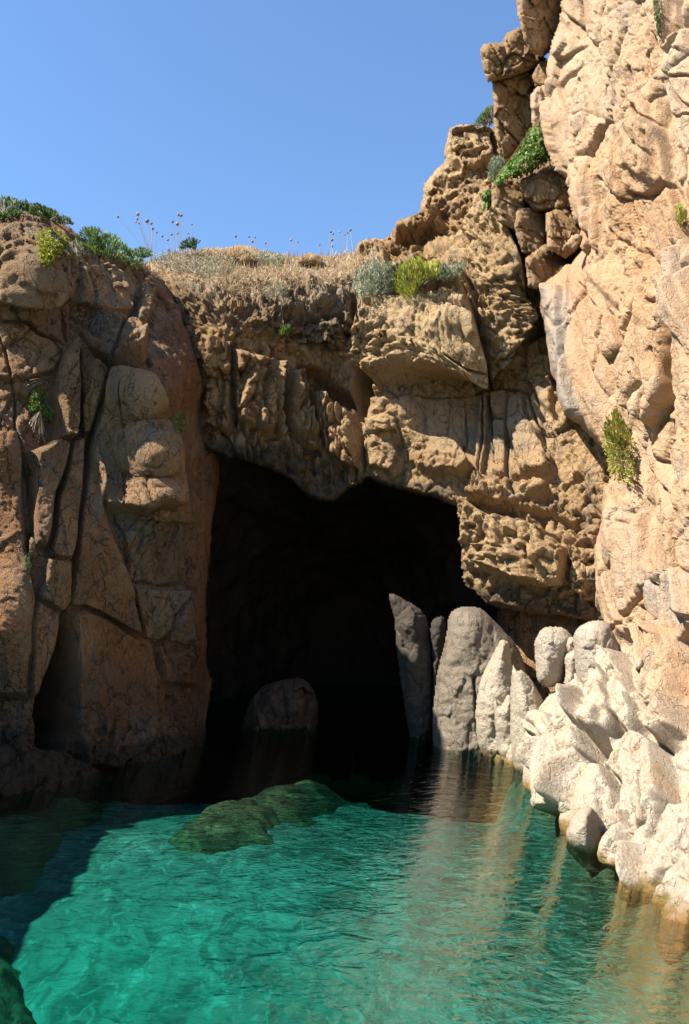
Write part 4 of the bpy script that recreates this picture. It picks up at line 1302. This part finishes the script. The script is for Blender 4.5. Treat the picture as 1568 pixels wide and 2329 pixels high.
def tubes(paths, r0, r1, rng):
    """tapered three-sided stems along poly-lines (k, m, 3)"""
    vs, fs, rr = [], [], []
    base = 0
    for p in paths:
        p = np.asarray(p)
        m = len(p)
        t = unit(np.gradient(p, axis=0))
        s = unit(np.cross(t, np.array([.3, .8, .5])))
        w = np.cross(t, s)
        rad = np.linspace(r0, r1, m)[:, None]
        ring = np.stack([p + rad * (math.cos(a) * s + math.sin(a) * w) for a in (0, 2.094, 4.189)], 1)
        vs.append(ring.reshape(-1, 3))
        for i in range(m - 1):
            for k in range(3):
                a, b = base + 3 * i + k, base + 3 * i + (k + 1) % 3
                fs.append((a, b, b + 3, a + 3))
        rr.append(np.full(3 * m, rng.random()))
        base += 3 * m
    return np.concatenate(vs), np.array(fs), np.concatenate(rr)


def inpoly(poly, n, rng):
    poly = np.asarray(poly, float)
    lo, hi = poly.min(0), poly.max(0)
    q = rng.random((n * 6, 2)) * (hi - lo) + lo
    s = sdist(q[:, 0], q[:, 1], poly)
    q, s = q[s > 0], s[s > 0]
    return q[:n], s[:n]


def shrub(name, label, poly, surf, n, leaf, mat, stemmat=TWIG, depth=.3, out=(0, 0, .8), spread=.8, stems=24, cat='shrub', seed=1, Y=None, wid=.35,
          root=None, group=None, clump=.5, stem_r=.006, foliage_name='foliage'):
    rng = np.random.default_rng(seed)
    poly = np.asarray(poly, float)
    q, s = inpoly(poly, int(n * 1.5), rng)
    # leave gaps: clumpy density, ragged rim
    dens = fbm(np.stack([q[:, 0] / 16, q[:, 1] / 16, 0 * q[:, 0] + seed], -1), 3, seed)
    k = (dens > -.22 * (1.6 - clump)) | (rng.random(len(q)) < .35)
    k &= rng.random(len(q)) < (.25 + s / (s.max() * .35))
    q, s = q[k][:n], s[k][:n]
    sm = np.sqrt(np.clip(s / s.max(), 0, 1))
    if surf:
        base = np.array([on(a, b) for a, b in q])
        Yb = smoothpts(q, base[:, 1])
    else:
        Yb = np.full(len(q), float(Y))
    off = depth * sm * rng.random(len(q)) ** .6
    P = at(q[:, 0], q[:, 1], np.maximum(Yb - off - .02, 1))
    c = root if root is not None else (poly[:, 0].mean(), poly[:, 1].max() * .7 + poly[:, 1].mean() * .3)
    i0 = np.argmin(((q - np.array(c)) ** 2).sum(1))
    R = at(c[0], c[1], Yb[i0] + .03)
    D = unit(unit(P - R) * .9 + np.array(out) + spread * rng.normal(size=P.shape) * .6 + np.array([0, -.25, 0]))
    L = leaf * (.6 + .8 * rng.random(len(P)))
    v, f, r = leaves(P - D * L[:, None] * .4, D, L, L * wid, rng)
    e = empty(name, R, label, cat, group)
    mesh_obj(foliage_name, v - R, f, mat, parent=e, smooth=False, attrs={'rnd': r})
    if stems:
        sel = rng.choice(len(P), min(stems, len(P)), replace=False)
        paths = []
        for i in sel:
            t = np.linspace(0, 1, 6)[:, None]
            bow = np.array([0, -.4, .3]) * np.linalg.norm(P[i] - R) * .3
            paths.append(R + (P[i] - R) * t + bow * (t * (1 - t)) - R)
        v, f, r = tubes(paths, stem_r, stem_r * .5, rng)
        mesh_obj('stems', v, f, stemmat, parent=e, attrs={'rnd': r})
    return e


def smoothpts(q, y, k=14):
    out = np.empty(len(y))
    for i in range(len(y)):
        d = ((q - q[i]) ** 2).sum(1)
        j = np.argpartition(d, min(k, len(y) - 1))[:k]
        out[i] = np.percentile(y[j], 20)
    return out


# left ridge
shrub('clifftop_shrub', 'dark green mat of scrub at the far left end of the clifftop', [(-60, 500), (-40, 458), (0, 446), (30, 450), (62, 456), (70, 480), (40, 490), (0, 500)], 'left_cliff', 1500, .085, G_DARK, out=(0, 0, .9), depth=.35, seed=501)
shrub('clifftop_shrub', 'low green scrub following the clifftop slope, second from the left', [(58, 462), (90, 464), (130, 482), (160, 496), (170, 512), (130, 510), (90, 494), (60, 484)], 'left_cliff', 1000, .075, G_DARK, out=(0, 0, .8), depth=.25, seed=502)
shrub('yellow_shrub', 'yellow-green shrub hanging over the top left block', [(85, 530), (110, 515), (140, 525), (160, 545), (150, 575), (130, 590), (112, 612), (92, 600), (86, 560)], 'left_cliff', 900, .075, G_YEL, out=(-.1, 0, .2), depth=.28, seed=503, root=(135, 540))
shrub('grey_shrub', 'greyish dry shrub between the yellow and the dark green one', [(150, 555), (175, 545), (200, 560), (205, 580), (170, 590), (150, 580)], 'left_cliff', 420, .06, G_GREYSCRUB, depth=.2, seed=504)
shrub('drooping_shrub', 'dark green drooping shrub on the left clifftop edge', [(170, 545), (185, 525), (205, 512), (235, 525), (262, 535), (285, 555), (315, 575), (332, 598), (322, 614), (290, 606), (255, 590), (215, 580), (180, 565)], 'left_cliff', 1500, .10, G_FRESH, out=(.3, 0, .5), depth=.35, seed=505, wid=.28)
# grass-covered ridge in the middle
shrub('grey_scrub', 'silvery scrub on the ridge right of the drooping shrub', [(335, 588), (380, 568), (440, 562), (500, 572), (540, 590), (535, 615), (480, 632), (420, 622), (360, 612)], 'arch_cliff', 2400, .07, G_GREYSCRUB, depth=.35, seed=506, out=(0, 0, .6), stems=40)
shrub('ridge_shrub', 'small dark green bush silhouetted on the ridge', [(406, 566), (414, 550), (432, 540), (462, 550), (448, 556), (446, 568)], None, 260, .09, G_DARK, depth=.25, seed=507, Y=19.6, out=(.2, 0, .5))
shrub('green_tuft', 'fresh green tuft beside the drooping shrub', [(295, 572), (320, 560), (345, 568), (350, 584), (320, 590)], 'arch_cliff', 260, .07, G_FRESH, depth=.2, seed=508, Y=19)
shrub('grey_scrub', 'pale grey-green scrub behind the brown outcrop', [(575, 580), (600, 568), (640, 576), (660, 590), (640, 604), (590, 602)], 'arch_cliff', 700, .07, G_SAGE, depth=.25, seed=509)
shrub('grey_scrub', 'small grey-green scrub at the lip above the hanging stem', [(590, 660), (610, 645), (640, 642), (660, 655), (655, 672), (615, 680), (596, 674)], 'arch_cliff', 600, .06, G_GREYSCRUB, depth=.25, seed=510)
shrub('sage_bush', 'grey-green sage bush on the ledge above the square block', [(798, 650), (806, 615), (830, 592), (862, 584), (892, 600), (904, 640), (890, 664), (850, 676), (820, 684), (802, 672)], 'arch_cliff', 1900, .07, G_SAGE, depth=.45, seed=511, stems=50)
shrub('broom_bush', 'yellow-green bush with upright shoots on the ledge above the square block', [(892, 660), (896, 620), (912, 600), (926, 592), (958, 576), (966, 594), (996, 592), (1006, 620), (985, 645), (955, 655), (938, 680), (915, 678)], 'arch_cliff', 1800, .10, G_YEL, depth=.5,
      seed=512, out=(0, 0, 1.2), spread=.45, wid=.22, stems=60)
shrub('pale_scrub', 'pale olive cushion of scrub at the right end of the ledge', [(990, 640), (1000, 602), (1030, 600), (1062, 590), (1066, 604), (1050, 625), (1020, 640)], 'arch_cliff', 900, .06, G_SAGE, depth=.35, seed=513)
# right side
shrub('hanging_creeper', 'bright green leafy creeper hanging down beside the ochre wall', [(1238, 250), (1246, 262), (1256, 310), (1262, 345), (1254, 366), (1225, 384), (1190, 404), (1160, 408), (1140, 424), (1120, 420), (1130, 396), (1150, 374), (1176, 345), (1200, 300), (1226, 276)],
      None, 1700, .085, G_BRIGHT, REDSTEM, depth=.6, seed=514, Y=15.35, out=(-.1, -.1, -.5), wid=.75, root=(1244, 252), stems=60, stem_r=.008, cat='creeper', clump=1.2)
shrub('creeper_tip', 'trailing green creeper shoots left of the knobbly boulder', [(1088, 440), (1110, 430), (1124, 434), (1120, 456), (1112, 476), (1098, 480), (1104, 456)], None, 180, .09, G_BRIGHT, REDSTEM, depth=.2, seed=515, Y=15.6, out=(-.2, 0, -.4), wid=.7, root=(1124, 426), stems=10, cat='creeper')
shrub('sage_tuft', 'rounded sage tuft left of the bright green creeper', [(1110, 410), (1108, 380), (1120, 356), (1140, 352), (1152, 370), (1136, 395), (1122, 420)], None, 800, .055, G_SAGE, depth=.35, seed=516, Y=15.9)
shrub('skyline_scrub', 'green and brown scrub on the skyline slope below the perched boulder', [(1078, 288), (1096, 262), (1120, 234), (1126, 250), (1122, 284), (1100, 290)], None, 420, .08, G_GREYSCRUB, depth=.3, seed=517, Y=19.2)
shrub('skyline_scrub', 'thin green scrub blades at the edge of the skyline slope', [(1076, 286), (1090, 266), (1112, 240), (1120, 236), (1108, 262), (1092, 284)], None, 160, .09, G_FRESH, depth=.2, seed=518, Y=19.0)
shrub('wall_bush', 'spiky olive bush growing out of the right wall', [(1370, 1000), (1374, 960), (1392, 934), (1404, 926), (1416, 950), (1438, 985), (1446, 1040), (1450, 1080), (1436, 1102), (1408, 1096), (1384, 1075), (1374, 1040)], 'right_cliff', 1500, .075, G_MIX, depth=.45, seed=519,
      out=(-.3, -.2, .3), root=(1412, 1020), stems=70)
shrub('crevice_plant', 'thin dark green plant in the crack at the upper right', [(1484, -10), (1500, -10), (1502, 50), (1508, 92), (1498, 96), (1490, 40)], 'right_cliff', 260, .06, G_DARK, depth=.15, seed=520, out=(-.2, 0, -.2))
shrub('crevice_plant', 'sparse yellowish plant at the right edge of the frame', [(1536, 470), (1556, 460), (1562, 500), (1548, 520), (1538, 500)], 'right_cliff', 170, .055, G_YEL, depth=.12, seed=521)
# tufts on the left wall and arch
shrub('wall_tuft', 'green tuft on the left wall beside the sunlit pillar', [(62, 925), (74, 888), (90, 876), (104, 890), (110, 920), (126, 935), (120, 958), (100, 962), (78, 945)], 'left_cliff', 620, .06, G_BRIGHT, depth=.22, seed=522, out=(0, -.2, -.1), root=(92, 900))
shrub('dry_twigs', 'dead grey twigs hanging below the green tuft on the left wall', [(60, 945), (100, 965), (112, 1000), (92, 1010), (70, 990)], 'left_cliff', 60, .05, TWIG, depth=.1, seed=523, out=(0, 0, -1), root=(92, 935), stems=40, cat='dead plant', foliage_name='dry_leaves')
shrub('dry_twigs', 'dead grey twigs arching above the green tuft on the left wall', [(45, 880), (70, 858), (110, 845), (130, 850), (110, 870), (60, 888)], 'left_cliff', 50, .05, TWIG, depth=.15, seed=524, out=(0, 0, -.5), root=(120, 860), stems=40, cat='dead plant', foliage_name='dry_leaves')
shrub('dry_twigs', 'tangle of dry twigs with a few green leaves below the left clifftop', [(200, 735), (212, 705), (235, 700), (256, 720), (258, 745), (240, 765), (214, 770)], 'left_cliff', 90, .05, G_GREYSCRUB, depth=.2, seed=525, out=(0, 0, -.6), root=(230, 712), stems=60, cat='dead plant', foliage_name='dry_leaves')
shrub('wall_tuft', 'dark green tuft near the corner above the cave mouth', [(392, 950), (404, 936), (420, 938), (428, 962), (420, 984), (400, 982)], 'left_cliff', 380, .055, G_BRIGHT, depth=.2, seed=526, out=(.2, -.2, .1))
e = shrub('wall_tuft', 'round pale green tuft at the end of a thin hanging stem on the arch', [(634, 752), (640, 738), (656, 736), (664, 748), (654, 764), (640, 764)], 'arch_cliff', 260, .06, G_FRESH, depth=.2, seed=527, root=(644, 740))
shrub('wall_tuft', 'small dark tuft low in the crack of the left wall', [(56, 1262), (72, 1250), (78, 1280), (70, 1306), (60, 1300)], 'left_cliff', 200, .045, G_DARK, depth=.1, seed=528, out=(0, 0, -.3))
shrub('wall_tuft', 'tiny dark tuft in the upper part of the left wall crack', [(50, 1066), (66, 1060), (72, 1076), (62, 1088), (52, 1082)], 'left_cliff', 90, .045, G_DARK, depth=.1, seed=529, out=(0, 0, -.3))

rngp = np.random.default_rng(77)
# hanging stem of the pale green tuft
pp = [on(a, b) + np.array([0, -.12, 0]) for a, b in ((640, 672), (641, 690), (642, 706), (644, 722), (646, 740))]
R0 = np.array(e.location)
v, f, r = tubes([np.array(pp) - R0], .012, .007, rngp)
mesh_obj('hanging_stem', v, f, TWIG, parent=e, attrs={'rnd': r})

# dry grass on the ridge: a cover nobody could count
q, s = inpoly([(318, 604), (360, 584), (430, 570), (520, 570), (600, 580), (700, 584), (760, 580), (830, 566), (862, 590), (830, 632), (790, 646), (720, 648), (640, 668), (560, 684), (520, 668), (460, 640), (380, 640), (330, 625)], 6500, rngp)
B = np.array([on(a, b) for a, b in q])
D = unit(np.array([.15, -.25, 1.0]) + .55 * rngp.normal(size=B.shape))
hang = (q[:, 1] > 625)[:, None]
D = unit(np.where(hang, D * np.array([1, 1, .35]), D))
L = .08 + .18 * rngp.random(len(B)) ** 2
v, f, r = leaves(B - D * .03, D, L, np.full(len(B), .012) + .008 * rngp.random(len(B)), rngp)
tag(mesh_obj('dry_grass', v, f, STRAW, smooth=False, attrs={'rnd': r}), 'straw-coloured dry grass covering the ridge above the arch', 'grass', kind='stuff')

# seed heads on thin stalks against the sky
HEADS = [(757, 312, 1.0), (885, 295, 1.5), (882, 327, 1), (873, 345, .8), (893, 353, .8), (945, 338, 1.4), (972, 355, 1.1), (980, 388, .9), (1007, 413, .8), (1042, 435, 1), (1077, 460, 1), (1100, 425, 1), (1108, 343, 1.1), (1138, 358, 1.5),
         (1140, 418, .8), (1148, 298, 1.3), (1163, 303, 1.3), (1232, 360, .8), (1207, 418, .7), (1513, 437, 1)]
HEADS = [(a * .3547, b * .3547 + 382.4, k) for a, b, k in HEADS]
HEADS += [(a * .4434 + 417.2, b * .4434 + 451.9, k) for a, b, k in [(337, 195, .8), (355, 220, 1), (368, 198, .8), (422, 228, .9), (553, 212, 1.1), (587, 222, .8), (700, 237, .7), (757, 170, 1), (768, 180, .9), (803, 170, .8), (763, 212, 1.2),
                                                                  (765, 243, 1), (828, 185, .7), (843, 175, .8), (857, 160, 1.2)]]


def seed_head_mesh(c, rad, rng):
    n1, n2 = 10, 7
    vs, fs = [], []
    for i in range(n2 + 1):
        th = math.pi * i / n2
        for j in range(n1):
            ph = 2 * math.pi * j / n1
            k = rad * (1 + .16 * (rng.random() - .5) + .10 * ((i + j) % 2))
            vs.append((c[0] + k * math.sin(th) * math.cos(ph), c[1] + k * math.sin(th) * math.sin(ph), c[2] + k * math.cos(th)))
    for i in range(n2):
        for j in range(n1):
            a = i * n1 + j; b = i * n1 + (j + 1) % n1
            fs.append((a, b, b + n1, a + n1))
    return np.array(vs), np.array(fs)


for i, (u, vv, k) in enumerate(HEADS):
    bu = u + (-8 if i < 8 else 0) + rngp.normal() * 7
    base = on(max(bu, 345), 574 + 16 * rngp.random())
    top = at(u, vv, base[1])
    e = empty('dry_seed_stalk', base, 'dry stalk with a round brown seed head standing on the ridge', 'dry flower', 'dry stalks with round seed heads on the ridge')
    t = np.linspace(0, 1, 7)[:, None]
    bend = np.array([rngp.normal() * .06, 0, 0])
    v, f, r = tubes([(top - base) * t + bend * t * (1 - t)], .007, .004, rngp)
    mesh_obj('stalk', v, f, STRAW, parent=e, attrs={'rnd': r})
    v, f = seed_head_mesh(top - base, .030 * k, rngp)
    mesh_obj('seed_head', v, f, SEEDHEAD, parent=e, attrs={'rnd': np.full(len(v), rngp.random())})
